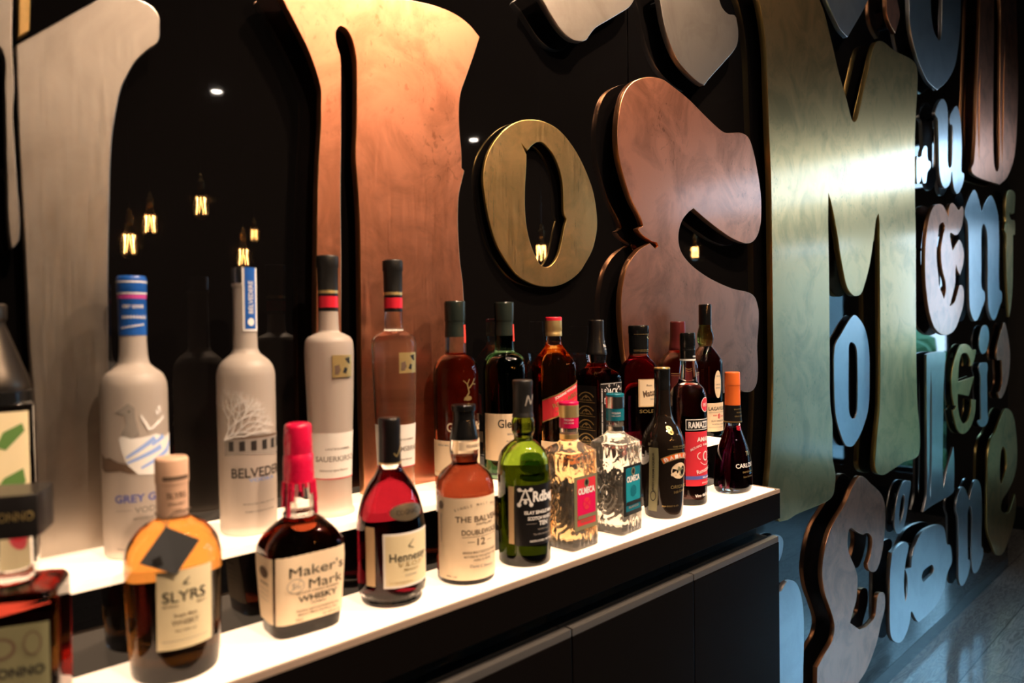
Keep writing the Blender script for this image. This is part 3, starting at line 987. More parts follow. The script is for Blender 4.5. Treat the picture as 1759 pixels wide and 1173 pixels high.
def build_letter(key, metal, off, th, rings):
    FACE_Y, THICK = -off / 1000, th / 1000
    RR = [smooth_ring(parse(r)) for r in rings]
    if key in ('silver_one', 'copper_u'):
        RR = [[Vector((p[0], max(p[1], Z2 + 0.003))) for p in r] for r in RR]
    xs = [p[0] for p in RR[0]]
    zs = [p[1] for p in RR[0]]
    cx, cz = (min(xs) + max(xs)) / 2, (min(zs) + max(zs)) / 2
    cu = D.curves.new('l', 'CURVE')
    cu.dimensions = '2D'
    cu.fill_mode = 'BOTH'
    cu.extrude = THICK / 2 - 0.001
    cu.bevel_depth = 0.001
    cu.bevel_resolution = 1
    cu.offset = -0.001
    for r in RR:
        sp = cu.splines.new('POLY')
        sp.points.add(len(r) - 1)
        for q, p in zip(sp.points, r):
            q.co = (p[0] - cx, p[1] - cz, 0, 1)
        sp.use_cyclic_u = True
    ob = D.objects.new('l', cu)
    COL.objects.link(ob)
    dg = bpy.context.evaluated_depsgraph_get()
    dg.update()
    me = D.meshes.new_from_object(ob.evaluated_get(dg))
    D.objects.remove(ob)
    D.curves.remove(cu)
    me.transform(Matrix.Rotation(rad(90), 4, 'X'))
    me.materials.clear()
    me.name = 'metal_letter'
    o = link_mesh('metal_letter', me, [metal, metal + '_edge'], None, (cx, FACE_Y + THICK / 2, cz), sharp=30)
    for p in me.polygons:
        p.material_index = 0 if abs(p.normal.y) > 0.95 else 1
        if abs(p.normal.y) > 0.95:
            p.use_smooth = False
    tag(o, LETTER_LABELS[key], 'letter', 'metal letters mounted on the black wall')
    # standoff pins to the wall, at well-inside points
    cand = []
    nx, nz = 9, 13
    x0, x1, z0, z1 = min(xs), max(xs), min(zs), max(zs)
    z1 = min(z1, CEIL - 0.05)
    for i in range(1, nx):
        for j in range(1, nz):
            p = (x0 + (x1 - x0) * i / nx, z0 + (z1 - z0) * j / nz)
            if not inside(p, RR[0]) or any(inside(p, h) for h in RR[1:]):
                continue
            d = min(math.hypot(p[0] - q[0], p[1] - q[1]) for r in RR for q in r)
            cand.append((d, p))
    cand.sort(reverse=True)
    chosen = []
    for d, p in cand:
        if all(math.hypot(p[0] - q[0], p[1] - q[1]) > 0.35 * max(x1 - x0, z1 - z0) for q in chosen):
            chosen.append(p)
        if len(chosen) == 3:
            break
    if not chosen and cand:
        chosen = [cand[0][1]]
    for p in chosen:
        y0, y1 = -0.0008, FACE_Y + THICK
        me2 = tube_mesh('standoff', [(p[0] - cx, y0 - o.location.y, p[1] - cz), (p[0] - cx, y1 - o.location.y, p[1] - cz)], 0.006, 10)
        link_mesh('standoff', me2, 'rubber_black', o)
    return o


for args in LETTERS:
    build_letter(*args)

# ------------------------------------------------------------------ bottles (all sizes in mm, each standing on its shelf)
def seg(u0, z0, u1, z1, w, m, w2=None):
    dx_, dz_ = u1 - u0, z1 - z0
    L = math.hypot(dx_, dz_) or 1
    nx, nz = -dz_ / L / 2, dx_ / L / 2
    w2 = w if w2 is None else w2
    return ('p', [(u0 + nx * w, z0 + nz * w), (u0 - nx * w, z0 - nz * w), (u1 - nx * w2, z1 - nz * w2), (u1 + nx * w2, z1 + nz * w2)], m)


def arc_band(uc, zc, r0, r1, a0, a1, m, n=10):
    P = [(uc + r1 * math.sin(rad(a0 + (a1 - a0) * k / n)), zc + r1 * math.cos(rad(a0 + (a1 - a0) * k / n))) for k in range(n + 1)]
    Q = [(uc + r0 * math.sin(rad(a1 - (a1 - a0) * k / n)), zc + r0 * math.cos(rad(a1 - (a1 - a0) * k / n))) for k in range(n + 1)]
    return ('p', P + Q, m)


def arc_text(s, uc, zc, r, a0, a1, h, m, w=None):
    out = []
    n = len(s)
    for i, ch in enumerate(s):
        if ch == ' ':
            continue
        a = a0 + (a1 - a0) * i / max(1, n - 1)
        out.append(('t', ch, uc + r * math.sin(rad(a)), zc + r * math.cos(rad(a)), h, w, m, -a))
    return out


def bottle(label, x, y, tier, rot, prof, glass='glass', ry=1.0, name='liquor_bottle', cat='bottle', liq=None, wall=2.6, base=7, mod=None, seg_=56):
    t = thing(name, label, cat, (x, y, Z1 if tier == 1 else Z2), rad(rot), 'bottles on the lower glowing shelf' if tier == 1 else 'bottles on the upper glowing shelf')
    g = loft('glass_body', prof, glass, t, ry=ry, mod=mod, seg=seg_)
    if liq:
        mat, zf = liq
        R = [p for p in rings_of(prof)]
        P = [p for p in R if base + 1 < p[0] < zf - 1]

        def rad_at(z):
            for i in range(len(R) - 1):
                if R[i][0] <= z <= R[i + 1][0] and R[i + 1][0] > R[i][0]:
                    k = (z - R[i][0]) / (R[i + 1][0] - R[i][0])
                    return R[i][1] + (R[i + 1][1] - R[i][1]) * k, R[i][2] + (R[i + 1][2] - R[i][2]) * k
        r0, n0 = rad_at(base)
        r1, n1 = rad_at(zf)
        LP = [(base, r0 - wall - 4, n0), (base + 1, r0 - wall - 0.8, n0)] + [(p[0], p[1] - wall, p[2]) for p in P if p[0] > base + 2] + [(zf, r1 - wall, n1)]
        loft('liquid', LP, mat, t, ry=(r0 * ry - wall) / (r0 - wall), seg=seg_)
    return t, surf_fn(prof, ry)


def cap(t, prof, mat, name='cap', ry=1.0, **kw):
    return loft(name, prof, mat, t, ry=ry, seg=40, **kw)


# --- 1 frosted vodka bottle with the blue cap
P = [(0, 30), (0.8, 33), (4, 35), (30, 35.6), (100, 36), (190, 36), (200.5, 35.4), (212, 31.4), (220.3, 22.3), (226, 17.2), (236, 15.4), (259, 14.6), (318, 14)]
t, f = bottle('frosted white vodka bottle with a bright blue cap, leftmost tall bottle on the upper shelf', .242, -.080, 2, 0, P, 'frosted_glass')
c = cap(t, [(259, 14.7), (259.1, 15.1), (309, 15.3), (310.5, 16), (326, 16), (329, 14.5)], 'blue_foil')
cf = surf_fn([(259, 15.1), (309, 15.3), (310.5, 16), (326, 16)])
it = [('l', -48, 48, 322, 1.8, 'ink_white'), ('l', -48, 48, 308.5, 1.8, 'ink_white'), ('l', -48, 48, 304.5, 4.5, 'pink_line'),
      ('t', 'GREY GOOSE', -3, 293, 3.6, 24, 'ink_white')]
for k in range(9):
    it.append(('p', [(-16 + 3.2 * k, 281 - abs(k - 3) * .6), (-15 + 3.2 * k, 283), (-13.6 + 3.2 * k, 279.5), (-14.8 + 3.2 * k, 278.6)], 'ink_white'))
    it.append(('p', [(-17 + 2.9 * k, 267 + k * .5), (-16 + 2.9 * k, 269.5 + k * .5), (-14.6 + 2.9 * k, 268 + k * .5), (-15.4 + 2.9 * k, 266.4 + k * .5)], 'ink_white'))
ink('cap_print', cf, it, c, 0.25)
it = [('t', 'GREY GOOSE', 6.5, 71.8, 8.6, 78, 'ink_blue', 0, 0.02), ('t', 'VODKA', 6.5, 58, 6.6, 36, 'ink_grey'),
      ('l', -32, -14, 58, .5, 'ink_grey'), ('l', 26, 44, 58, .5, 'ink_grey'), ('t', 'IMPORTED FROM FRANCE', 7, 48, 2.4, 40, 'ink_grey'),
      ('t', 'DISTILLED', 7, 40, 2.2, 18, 'ink_grey'), ('t', '70cl', -27, 14, 2.5, 8, 'ink_grey'),
      ('p', [(-53, 123), (-46, 118), (-38, 119), (-28, 114), (-18, 111), (-7, 100), (-16, 101), (-25, 104), (-36, 103), (-47, 102), (-53, 106)], 'ink_brown'),
      ('p', [(-24, 145), (-18, 157), (-19.5, 167), (-30, 170.5), (-22, 176.5), (-16, 181), (-9.5, 176), (-8.6, 163), (-5, 144), (-14, 141)], 'ink_grey'),
      ('p', [(-27, 141.6), (-22, 144), (-14, 141), (-5, 141), (6, 142), (14, 144), (24, 138), (42, 142), (42, 108), (24, 101), (7, 97), (-7, 98.8), (-18, 111), (-24, 127)], 'ink_white'),
      ('e', -15, 172, 1.3, 1.1, 'ink_black')]
for a, b, c2, d in [(-19, 119, 12, 139), (-18, 113, 20, 128), (-4, 106, 34, 124), (8, 131, 24, 140), (16, 112, 40, 131)]:
    it.append(seg(a, b, c2, d, 2.5, 'ink_lightblue', 6.5))
for a, b, c2, d in [(-3, 167, 6, 149), (6, 149, 18, 158), (18, 158, 24, 163), (14, 172, 16, 166), (20, 168, 17, 176)]:
    it.append(seg(a, b, c2, d, 2.2, 'ink_white', 4))
ink('printed_picture', f, it, t, 0.3)

# --- 2 frosted vodka bottle with the bare tree and a blue strip over the cap
P = [(0, 31), (1, 34), (5, 35.4), (204, 36.4), (214.6, 34.4), (223, 29.5), (229, 23), (234, 17.6), (241, 15.3), (318, 14.2), (321, 15.6), (324, 15.6)]
t, f = bottle('frosted vodka bottle printed with a white bare tree and mansion, blue strip over cap', .375, -.085, 2, 0, P, 'frosted_glass')
c = cap(t, [(324, 15.0), (324.5, 15.6), (343, 15.6), (344.7, 15)], 'silver_foil')
s = patch('seal_strip', surf_fn([(260, 14.9), (344, 15.7)]), -8.5, 12.5, 262, 344.4, 'ink_white', t, off=1.0, thick=.4)
sf = surf_fn([(260, 14.9), (344, 15.7)])
patch('blue_band', sf, -5.5, 8.5, 265, 344.6, 'blue_foil', s, off=1.25, thick=.2)
ink('lettering', sf, [('t', 'BELVEDERE', 1.5, 306, 5.5, 42, 'ink_white', 90), ('e', 1.5, 274, 4, 5, 'ink_white')], s, 1.6)
it = [('t', 'BELVEDERE', 4.5, 82, 12, 78, 'ink_black'), ('t', 'VODKA', 4.5, 72.5, 4.6, 36, 'ink_lightblue'),
      ('t', 'PRODUCED AND BOTTLED', 2, 42, 2.2, 45, 'ink_grey'), ('t', 'POLMOS ZYRARDOW POLAND', 2, 32, 2.4, 40, 'ink_grey')]
it.append(('p', [(-44, 104), (-44, 124), (-18, 131), (0, 134), (27, 129), (48, 125), (48, 103), (27, 101), (-17, 106)], 'ink_grey'))
for k in range(6):
    u = -38 + k * 14
    it.append(('p', [(u, 110), (u, 122), (u + 7, 123), (u + 7, 110)], 'ink_black'))
it.append(('l', -44, 46, 127, 2.5, 'ink_brown'))
rt = random.Random(5)
segs = []


def branch(u, z, a, L, w, d):
    u2, z2 = u + L * math.sin(a), z + L * math.cos(a)
    if u2 > 38 or z2 > 197 or z2 < 130 and d < 5:
        return
    segs.append(seg(u, z, u2, z2, w, 'ink_white', w * .75))
    if d == 0:
        return
    for s_ in (-1, 1):
        branch(u2, z2, a + s_ * rt.uniform(.25, .6), L * rt.uniform(.72, .95), w * .72, d - 1)


for a, d in ((0.5, 5), (0.95, 6), (1.25, 6), (0.1, 5), (-.1, 4)):
    branch(-44, 124, a, 15, 2.6, d)
segs.append(seg(-45, 20, -44, 126, 3.2, 'ink_white', 2.6))
segs.append(seg(-44, 122, -26, 134, 2.4, 'ink_white', 1.4))
ink('printed_picture', f, it, t, 0.3)
for s_ in segs:
    pass
ink('printed_tree', f, segs[:260], t, 0.75)

# --- 3, 4 slender fruit brandy bottles
def brandy(label, x, y, glass, txt, liqmat, face):
    P = [(0, 30), (1, 32), (4, 32.2), (9, 29.5), (33, 28), (67, 28.8), (117, 30.8), (184, 33.2), (233, 34.2), (244.7, 33.5), (251.5, 30), (256.5, 21.5), (259.5, 15.6), (263, 14.4), (289, 13.6), (352, 13.2)]
    t, f = bottle(label, x, y, 2, face, P, glass, liq=(liqmat, 262) if liqmat else None)
    cap(t, [(289, 13.7), (289.2, 14), (320, 14)], 'paper_black', 'neck_band')
    cap(t, [(294, 14.1), (294.1, 14.25), (310, 14.25), (310.1, 14.1)], 'red_foil', 'red_ring')
    cap(t, [(314, 14.1), (314.1, 14.3), (318.5, 14.3), (318.6, 14.1)], 'gold_foil', 'gold_ring')
    cap(t, [(320, 14), (320.1, 14.3), (350.5, 14.6), (352, 15.6), (366, 15.6), (368, 14.4)], 'grey_cap')
    lb = patch('label', f, -62, 42, 53, 118, 'paper_white', t, nu=28)
    ink('lettering', f, [('t', txt, -4, 82, 7.5, 66, 'ink_grey'), ('t', 'LANTENHAMMER', -4, 96, 3, 36, 'ink_grey'), ('t', 'Edelbrand aus eigener Brennerei', -10, 66, 3, 42, 'ink_grey'),
                         ('l', -62, 42, 54, 1.4, 'ink_red')], lb, 0.6)
    md = patch('medallion', f, -13, 17, 196, 227, 'gold_foil', t, off=2.2, thick=2.0)
    ink('relief', f, [('p', [(-10, 200), (-10, 212), (-4, 214), (-2, 206), (-5, 200)], 'ink_brown'), ('p', [(4, 222), (12, 224), (13, 214), (9, 216)], 'ink_black'),
                      ('p', [(1, 203), (4, 210), (8, 208), (6, 201)], 'silver_foil')], md, 2.4)
    return t


brandy('slender frosted fruit brandy bottle with black cap and white label, before the narrow copper stem', .496, -.085, 'frosted_glass', 'SAUERKIRSCH', None, 0)
brandy('slender clear fruit brandy bottle with black cap, before the wide copper stem', .606, -.085, 'glass', 'WILLIAMSBIRNEN', 'tequila_clear', 0)

# --- 5, 6 single malts with grey-green caps
def malt(label, x, glass, liqm, r, txt, ztxt, label_z, amber):
    P = [(0, r - 5), (1, r - 1.5), (5, r - .4), (150, r), (185, r - .2), (197, r - 1.6), (208, r - 5.5), (216.5, 24.5), (219, 18.6), (223, 17.2), (249, 16.2), (285, 15.4)]
    t, f = bottle(label, x, -.085, 2, 0, P, glass, liq=liqm)
    cap(t, [(248, 17.2), (248.2, 17.4), (265, 16.6), (272, 16.4), (275, 17.2), (304, 17.7), (307, 16.8)], 'green_grey_foil')
    cf = surf_fn([(230, 17.2), (248, 17.3), (265, 16.8), (290, 17.6)])
    patch('seal_tag', cf, 5, 16, 238, 268, 'tag_red', t, off=.5)
    lb = patch('label', f, -82 if amber else -73, 75, label_z[0], label_z[1], 'paper_cream', t, nu=34)
    ink('lettering', f, txt, lb, 0.6)
    return t, f


t, f = malt('amber single malt bottle with grey-green cap and red neck tag, beside the copper letter', .726, 'glass', ('whisky_red', 219), 37.4, [
    ('t', 'SINGLE MALT SCOTCH WHISKY', -30, 74, 3, 60, 'ink_grey'), ('t', 'AGED 15 YEARS', -5, 62, 4, 40, 'ink_black'), ('l', -80, 60, 30, 1, 'ink_gold')], 103, (22, 81), True)
ink('printed_name', f, [('t', 'Glenfiddich', -4, 103, 14, 74, 'paper_cream'), ('t', '15 YEAR OLD', -6, 91, 3.5, 36, 'ink_gold'),
                        seg(-12, 146, -3, 158, 2.5, 'ink_gold'), seg(-3, 158, -6, 172, 2, 'ink_gold'), seg(-6, 172, -13, 178, 1.4, 'ink_gold'), seg(-3, 165, 4, 172, 2, 'ink_gold'),
                        seg(4, 172, 9, 180, 1.4, 'ink_gold'), seg(4, 172, 11, 171, 1.2, 'ink_gold'), seg(-6, 172, -2, 180, 1.2, 'ink_gold'), ('e', -5, 149, 7, 4, 'ink_gold')], t, 0.4)
t, f = malt('dark green single malt bottle with cream label, below the gold letter o', .836, 'dark_green_glass', None, 39, [
    ('t', 'Glenfiddich', -4, 98, 14, 76, 'ink_black'), ('t', 'SINGLE MALT', -6, 80, 3.4, 40, 'ink_grey'), ('t', 'AGED 12 YEARS', -6, 68, 3.4, 44, 'ink_grey'), ('t', 'SCOTCH WHISKY', -6, 58, 3, 40, 'ink_grey'), ('t', 'ESTABLISHED 1887', -66, 76, 2, 50, 'ink_gold', 90)], 98, (34, 114.5), False)
ink('printed_emblem', f, [seg(-12, 146, -3, 158, 2, 'ink_gold'), seg(-3, 158, -6, 172, 1.6, 'ink_gold'), seg(-3, 165, 4, 172, 1.6, 'ink_gold')], t, 0.4)

# --- 7 square red label whisky
P = [(0, 30, 5), (1, 33.5, 5), (4, 34.4, 5), (184, 34.4, 5), (194, 33, 4.6), (203, 29.5, 4), (216, 22, 3), (226, 16.5, 2.2), (232, 14.6, 2), (245, 13.4, 2), (262, 13, 2)]
t, f = bottle('square whisky bottle with slanted red label and gold cap', .962, -.085, 2, 0, P, 'glass', liq=('whisky_gold', 213), wall=3.0)
cap(t, [(245, 14), (245.2, 15.6), (250, 15.8), (251, 15.4), (256, 15.4), (257, 15.8), (274, 15.6)], 'gold_foil')
cap(t, [(274, 15.4), (274.2, 15.7), (279, 15.7), (281, 14.2)], 'red_foil', 'cap_top')
sh = lambda u, a, b: (a + .36 * u, b + .36 * u)
lb = patch('label', f, -60, 36, 107, 149, 'ink_red', t, shear=sh, nu=40)
p1 = patch('gold_border', f, -60, 36, 147, 149.3, 'ink_gold', lb, shear=sh, nu=40, off=.5)
p1 = patch('gold_border', f, -60, 36, 107, 109.3, 'ink_gold', lb, shear=sh, nu=40, off=.5)
ink('lettering', f, [('t', 'JOHNNIE WALKER', -4, 141.5, 4.6, 58, 'ink_white', 20), ('t', 'RED LABEL', -4, 128.5, 8, 66, 'ink_gold', 20), ('t', 'BLENDED SCOTCH WHISKY', -4, 117, 3, 54, 'ink_gold', 20)], lb, 0.7)
tb = patch('lower_label', f, -64, 30, 30, 52, 'paper_cream', t, nu=30)

# --- 8 square black label whiskey
P = [(0, 33, 7), (1, 37, 7), (4, 38, 7), (160, 38, 7), (166, 36.5, 6), (176, 27.5, 3), (181, 21.5, 2.2), (186, 20, 2), (190, 18.5, 2), (206, 20.5, 2), (215, 19, 2), (232, 16, 2), (262, 14.2, 2)]
t, f = bottle('square dark whiskey bottle with black label, right of the slanted red label bottle', 1.086, -.085, 2, 0, P, 'glass', liq=('whisky_dark', 184), wall=3)
cap(t, [(206, 21), (207, 21.2), (216, 19.6), (232, 16.8), (246, 15.4), (262, 14.9), (273, 14.9), (275, 14)], 'paper_black')
cf = surf_fn([(206, 21), (216, 19.6), (232, 16.8), (246, 15.4), (262, 14.9)])
ink('cap_print', cf, [('t', 'No.7', 7, 224, 6, 15, 'ink_white'), ('t', 'OLD', 7, 232, 2.5, 7, 'ink_white'), ('t', 'BRAND', 7, 217, 2.4, 10, 'ink_white')], t, 0.4)
lb = patch('label', f, -33, 33, 24, 152, 'paper_black', t, nu=20)
it = [('l', -32, 32, 150, .7, 'ink_white'), ('l', -32, 32, 26, .7, 'ink_white')]
it += [('t', "TENNESSEE SOUR MASH WHISKEY", -29.5, 92, 2.6, 100, 'ink_white', 90), ('t', 'JACK', 2, 134, 12, 34, 'ink_white'), ("t", "DANIEL'S", 2, 117, 12, 50, 'ink_white'), ('t', 'Old No.7', 2, 98, 8, 30, 'ink_white'),
       ('t', 'Tennessee', 2, 78, 9, 44, 'ink_white'), ('t', 'WHISKEY', 2, 62, 6, 34, 'ink_white')]
it += arc_text('OLD TIME', 2, 118, 30, -50, 50, 5, 'ink_white')
ink('lettering', f, it, lb, 0.7)
sl = patch('side_label', f, -98, -41, 24, 146, 'paper_black', t, nu=24)
it = []
for k in range(4):
    zc = 128 - k * 27
    uc = -66
    it += [arc_band(uc, zc - 18, 22, 24.5, -52, 52, 'ink_gold'), arc_band(uc, zc - 14, 11, 13, -70, 70, 'ink_gold'), ('t', 'GOLD MEDAL', uc, zc - 10, 3.2, 32, 'ink_gold'),
           ('e', uc, zc - 3, 3.4, 3.2, 'ink_gold'), ('l', uc - 22, uc + 22, zc - 14.5, 1.0, 'ink_gold')]
ink('lettering', f, it, sl, 0.7)

# --- 9 round rum bottle with wide black cap
P = [(0, 37), (1, 41), (5, 42), (158, 42.6), (170, 40.5), (181, 35), (188, 28.5), (193, 23.4), (197, 21.6), (203, 20), (225, 19)]
t, f = bottle('round red-brown rum bottle with a wide black cap and small cream label', 1.225, -.085, 2, 0, P, 'glass', liq=('cognac', 190))
cap(t, [(203, 20), (203.2, 20.6), (246, 21.4), (247, 22), (261, 22), (263, 21)], 'rubber_black')
cf = surf_fn([(203, 20.6), (246, 21.4), (247, 22), (261, 22)])
ink('cap_print', cf, [('e', 10, 238, 9, 4.2, 'ink_gold'), ('e', 10, 238, 5, 3.4, 'rubber_black'), ('l', -30, 30, 244.5, .8, 'ink_gold'), ('l', -30, 30, 211, .8, 'ink_gold'), ('l', -30, 30, 208, .6, 'ink_gold')], t, 0.4)
lb = patch('label', f, -41, 33, 93, 151, 'paper_brown', t, nu=24)
patch('label_inner', f, -38, 30, 95, 149, 'paper_cream', lb, nu=24, off=.5)
ink('lettering', f, [('t', 'Matusalem', -6, 124, 13, 52, 'ink_brown', 10, .03), ('t', 'Ron', -18, 138, 4, 12, 'ink_brown'), ('t', 'GRAN RESERVA', 0, 109, 3.4, 34, 'ink_grey'), ('t', '15', 4, 101, 5, 9, 'ink_red')], lb, 0.8)
ink('printed_name', f, [('t', 'SOLERA', -14, 84, 7, 50, 'ink_gold')], t, 0.4)

# --- 10 maroon bottle half hidden
P = [(0, 38), (1, 43), (5, 45), (165, 45.5), (176, 44), (187, 38.5), (195, 30), (201, 23), (206, 19.6), (225, 16.4), (240, 16)]
t, f = bottle('maroon-capped dark red bottle mostly hidden behind the black capped amaro bottle', 1.372, -.085, 2, 0, P, 'glass', liq=('whisky_dark', 196))
cap(t, [(206, 19.7), (207, 20.2), (226, 18.2), (240, 17.4), (268, 17.2), (271, 16.2)], 'maroon_foil')
lb = patch('label', f, -60, 60, 60, 156, 'maroon_foil', t, nu=24)
ink('gold_lines', f, [('l', -60, 60, 155, 1.4, 'ink_gold'), ('l', -60, 60, 150, .8, 'ink_gold')], lb, 0.6)

# --- 11 tall green-black single malt with bulb neck
P = [(0, 34), (1, 38), (5, 39.4), (168, 39.6), (176, 39), (187, 33), (200, 24), (207, 18.5), (212, 15), (219, 17.6), (230, 19.6), (241, 18.8), (250, 16.6), (262, 14.2), (280, 13.6)]
t, f = bottle('tall dark whisky bottle with bulging olive neck and cream label, rightmost on the upper shelf', 1.487, -.085, 2, 0, P, 'olive_glass', liq=('whisky_dark', 204))
# it stands at the very end of the upper shelf
cap(t, [(262, 14.2), (262.2, 14.8), (309, 15), (311.3, 14)], 'rubber_black')
lb = patch('label', f, -37, 24, 12, 79, 'paper_cream', t, nu=20)
ink('lettering', f, [('t', 'LAGAVULIN', -6, 66, 8, 56, 'ink_black'), ('t', '8', -7, 48, 11, 8, 'ink_red'), ('t', 'AGED', -19, 50, 3, 10, 'ink_red'), ('t', 'YEARS', 5, 47, 3, 11, 'ink_red'), ('l', -34, 20, 57, .6, 'ink_grey'), ('t', 'ISLAY SINGLE MALT', -6, 37, 3.4, 44, 'ink_grey'), ('t', 'SCOTCH WHISKY', -6, 29, 3, 40, 'ink_grey'), ('l', -34, 20, 22, .6, 'ink_grey')], lb, .7)
ol = patch('oval_label', f, -19, 1, 90, 155, 'paper_cream', t, nu=12, nz=14, shear=lambda u, a, b: ((a + b) / 2 - (b - a) / 2 * math.sqrt(max(0.03, 1 - ((u + 9) / 10.5)**2)), (a + b) / 2 + (b - a) / 2 * math.sqrt(max(0.03, 1 - ((u + 9) / 10.5)**2))))
ink('lettering', f, [('t', '1816', -9, 142, 4, 11, 'ink_grey'), ('t', 'LIMITED', -9, 122, 3, 14, 'ink_grey', 0), ('t', 'EDITION', -9, 114, 3, 14, 'ink_grey')], ol, .7)

# --- front row --------------------------------------------------------------
# --- 12 amaro bottle
P = [(0, 32), (1, 35), (5, 36.4), (214, 36.4), (223, 35), (233, 30.5), (241, 23.5), (248, 19), (264, 16.8), (285, 15), (330, 14)]
t, f = bottle('tall amaro bottle with black cap and red label, topmost of the front row', 1.235, -.199, 1, 0, P, 'glass', liq=('amaro', 226))
cap(t, [(288, 15), (288.2, 15.4), (306, 15.4), (307, 15.8), (310, 15.8), (312, 15.2), (318, 15.2), (319, 15.7), (342, 15.7), (344.7, 14.8)], 'rubber_black')
ink('cap_print', surf_fn([(288, 15.4), (306, 15.4)]), [('l', -40, 40, 290, 3.5, 'ink_white'), ('t', 'RAMAZZOTTI', 8, 297, 3.4, 24, 'ink_white')], t, .3)
lb = patch('label', f, -42, 40, 40, 148, 'ink_red', t, nu=26)
patch('blue_band', f, -42, 40, 53, 60, 'ink_blue', lb, off=.55, nu=26)
it = [('t', 'AMARO', 2, 134, 9, 42, 'ink_white'), ('t', 'RAMAZZOTTI', 2, 146, .1, 1, 'ink_white')]
it = [('t', 'AMARO', 2, 133, 8.6, 42, 'ink_white', 0, .03)] + arc_text('AUSANO RAMAZZOTTI', 2, 60, 62, -32, 32, 4.6, 'ink_white') + [
    ('e', 2, 99, 8, 10, 'ink_white'), ('e', 2, 99, 5.5, 7.5, 'ink_red'), arc_band(-12, 100, 6, 7.5, 180, 360, 'ink_white'), arc_band(16, 100, 6, 7.5, 0, 180, 'ink_white'),
    arc_band(2, 100, 18, 19.2, 130, 230, 'ink_white'), ('t', 'Ramazzotti', 0, 72, 8, 42, 'ink_white', 12), ('t', 'MILANO', 4, 56.5, 3.6, 22, 'ink_white'), ('t', 'SINCE 1815', 4, 46, 3, 26, 'ink_white')]
ink('lettering', f, it, lb, .8)
nl = patch('name_label', f, -41, 39, 151.5, 173, 'ink_white', t, nu=26)
patch('name_panel', f, -39.5, 37.5, 153, 171.5, 'paper_black', nl, off=.5, nu=26)
ink('lettering', f, [('t', 'RAMAZZOTTI', -1, 162, 12, 70, 'ink_white', 0, .035)], nl, .8)
bd = ink('badge', f, [('e', 5, 201, 14, 15, 'ink_white'), ('e', 5, 201, 12.6, 13.6, 'ink_red'), ('t', '1815', 5, 201, 7, 16, 'ink_white')], t, .5)
ink('lower_print', f, [('t', "Vino dell'amaro", 0, 22, 6, 48, 'ink_white', 4)], t, .4)

# --- 13 irish cream bottle
P = [(0, 28), (1, 33), (4, 34.8), (40, 38), (90, 40.4), (115, 40.9), (140, 40), (155, 36.5), (168, 30), (180, 22.5), (194, 17.6), (215, 15.6), (240, 14.6), (262, 14)]
t, f = bottle('black cream liqueur bottle with a curved name banner, left of the tall amaro bottle', 1.116, -.220, 1, 0, P, 'brown_black_glass')
cap(t, [(240, 14.6), (240.2, 15), (253, 15), (254, 14.8), (268, 15), (269, 15.3), (278, 15.3)], 'rubber_black')
cap(t, [(278, 14.6), (278.1, 15.1), (280, 15.1), (281, 14.3)], 'ink_gold', 'cap_top')
it = [arc_band(-4, 40, 73, 84.5, -28, 30, 'ink_gold', 14), arc_band(-4, 40, 74.5, 83, -27, 29, 'orange_foil', 14)]
ban = ink('name_banner', f, it, t, .4)
ink('lettering', f, arc_text('BAILEYS', -4, 40, 78.5, -22, 24, 7.2, 'ink_white', 7.5), ban, .75)
it = [('e', -5, 91, 19, 15, 'paper_cream'), ('e', 1, 88, 8, 8, 'paper_olive'), ('e', -8, 95, 5, 4, 'paper_olive'), ('e', 3, 88, 5, 5, 'paper_black'),
      seg(-24, 84, -12, 88, 4, 'paper_cream', 8), seg(-22, 98, -10, 96, 3, 'paper_cream', 6),
      ('t', 'ORIGINAL', -3, 61.5, 6, 42, 'ink_gold'), ('t', 'Irish Cream', -3, 53, 5, 28, 'ink_gold', 6), ('t', 'R&A BAILEY & CO', -22, 26, 2.8, 32, 'ink_gold'), ('t', '8', -16.5, 166, 14, 11, 'ink_gold', 0, .04), ('l', -30, 24, 132, .8, 'ink_gold'), ('t', 'THE ORIGINAL', 0, 136, 3, 40, 'ink_gold')]
ink('printed_picture', f, it, t, .4)
sp = patch('side_label', f, -66, -47, 15, 134, 'paper_olive', t, nu=8)
ink('lettering', f, [('t', 'IRISH CREAM LIQUEUR', -57, 90, 4, 70, 'paper_black', 90), ('e', -56, 44, 6, 10, 'paper_black'), ('e', -56, 44, 4.5, 8, 'paper_olive')], sp, .7)

# --- 14 brandy bottle with orange seal
P = [(0, 40), (1, 45), (5, 48.5), (15, 51), (38, 50.4), (70, 46.4), (100, 37), (122, 27), (135, 21.5), (145, 18.8), (152, 17.6), (200, 15), (235, 14)]
t, f = bottle('bell-shaped brandy bottle with an orange seal, last on the right of the lower shelf', 1.389, -.211, 1, 0, P, 'glass', ry=0.72, liq=('cognac', 138), wall=3, base=12)
cap(t, [(186, 15.6), (186.2, 16.5), (210, 16.2), (228, 16), (230, 16.6), (234, 16.2), (255, 16), (257.3, 15)], 'orange_foil')
nl = cap(t, [(148, 18.8), (148.2, 19.0), (165, 18), (186, 16.8)], 'paper_black', 'neck_label')
ink('lettering', surf_fn([(148, 19), (165, 18), (186, 16.8)]), [('t', 'BRANDY DE JEREZ', 0, 178, 3, 30, 'ink_gold'), ('t', 'SOLERA', 0, 171, 3, 20, 'ink_gold'), ('t', 'GRAN RESERVA', 0, 163, 3, 30, 'ink_gold'), ('l', -50, 50, 151, 2, 'ink_gold')], nl, .4)
ink('printed_name', f, [('t', 'CARLOS I', -6, 60, 9, 58, 'ink_white'), ('t', 'IMPERIAL', -2, 46, 3.5, 34, 'ink_gold'), ('t', 'Solera Gran Reserva', 0, 36, 3.5, 36, 'ink_gold'), ('t', '70', 4, 84, 9, 12, 'ink_gold')], t, .5)

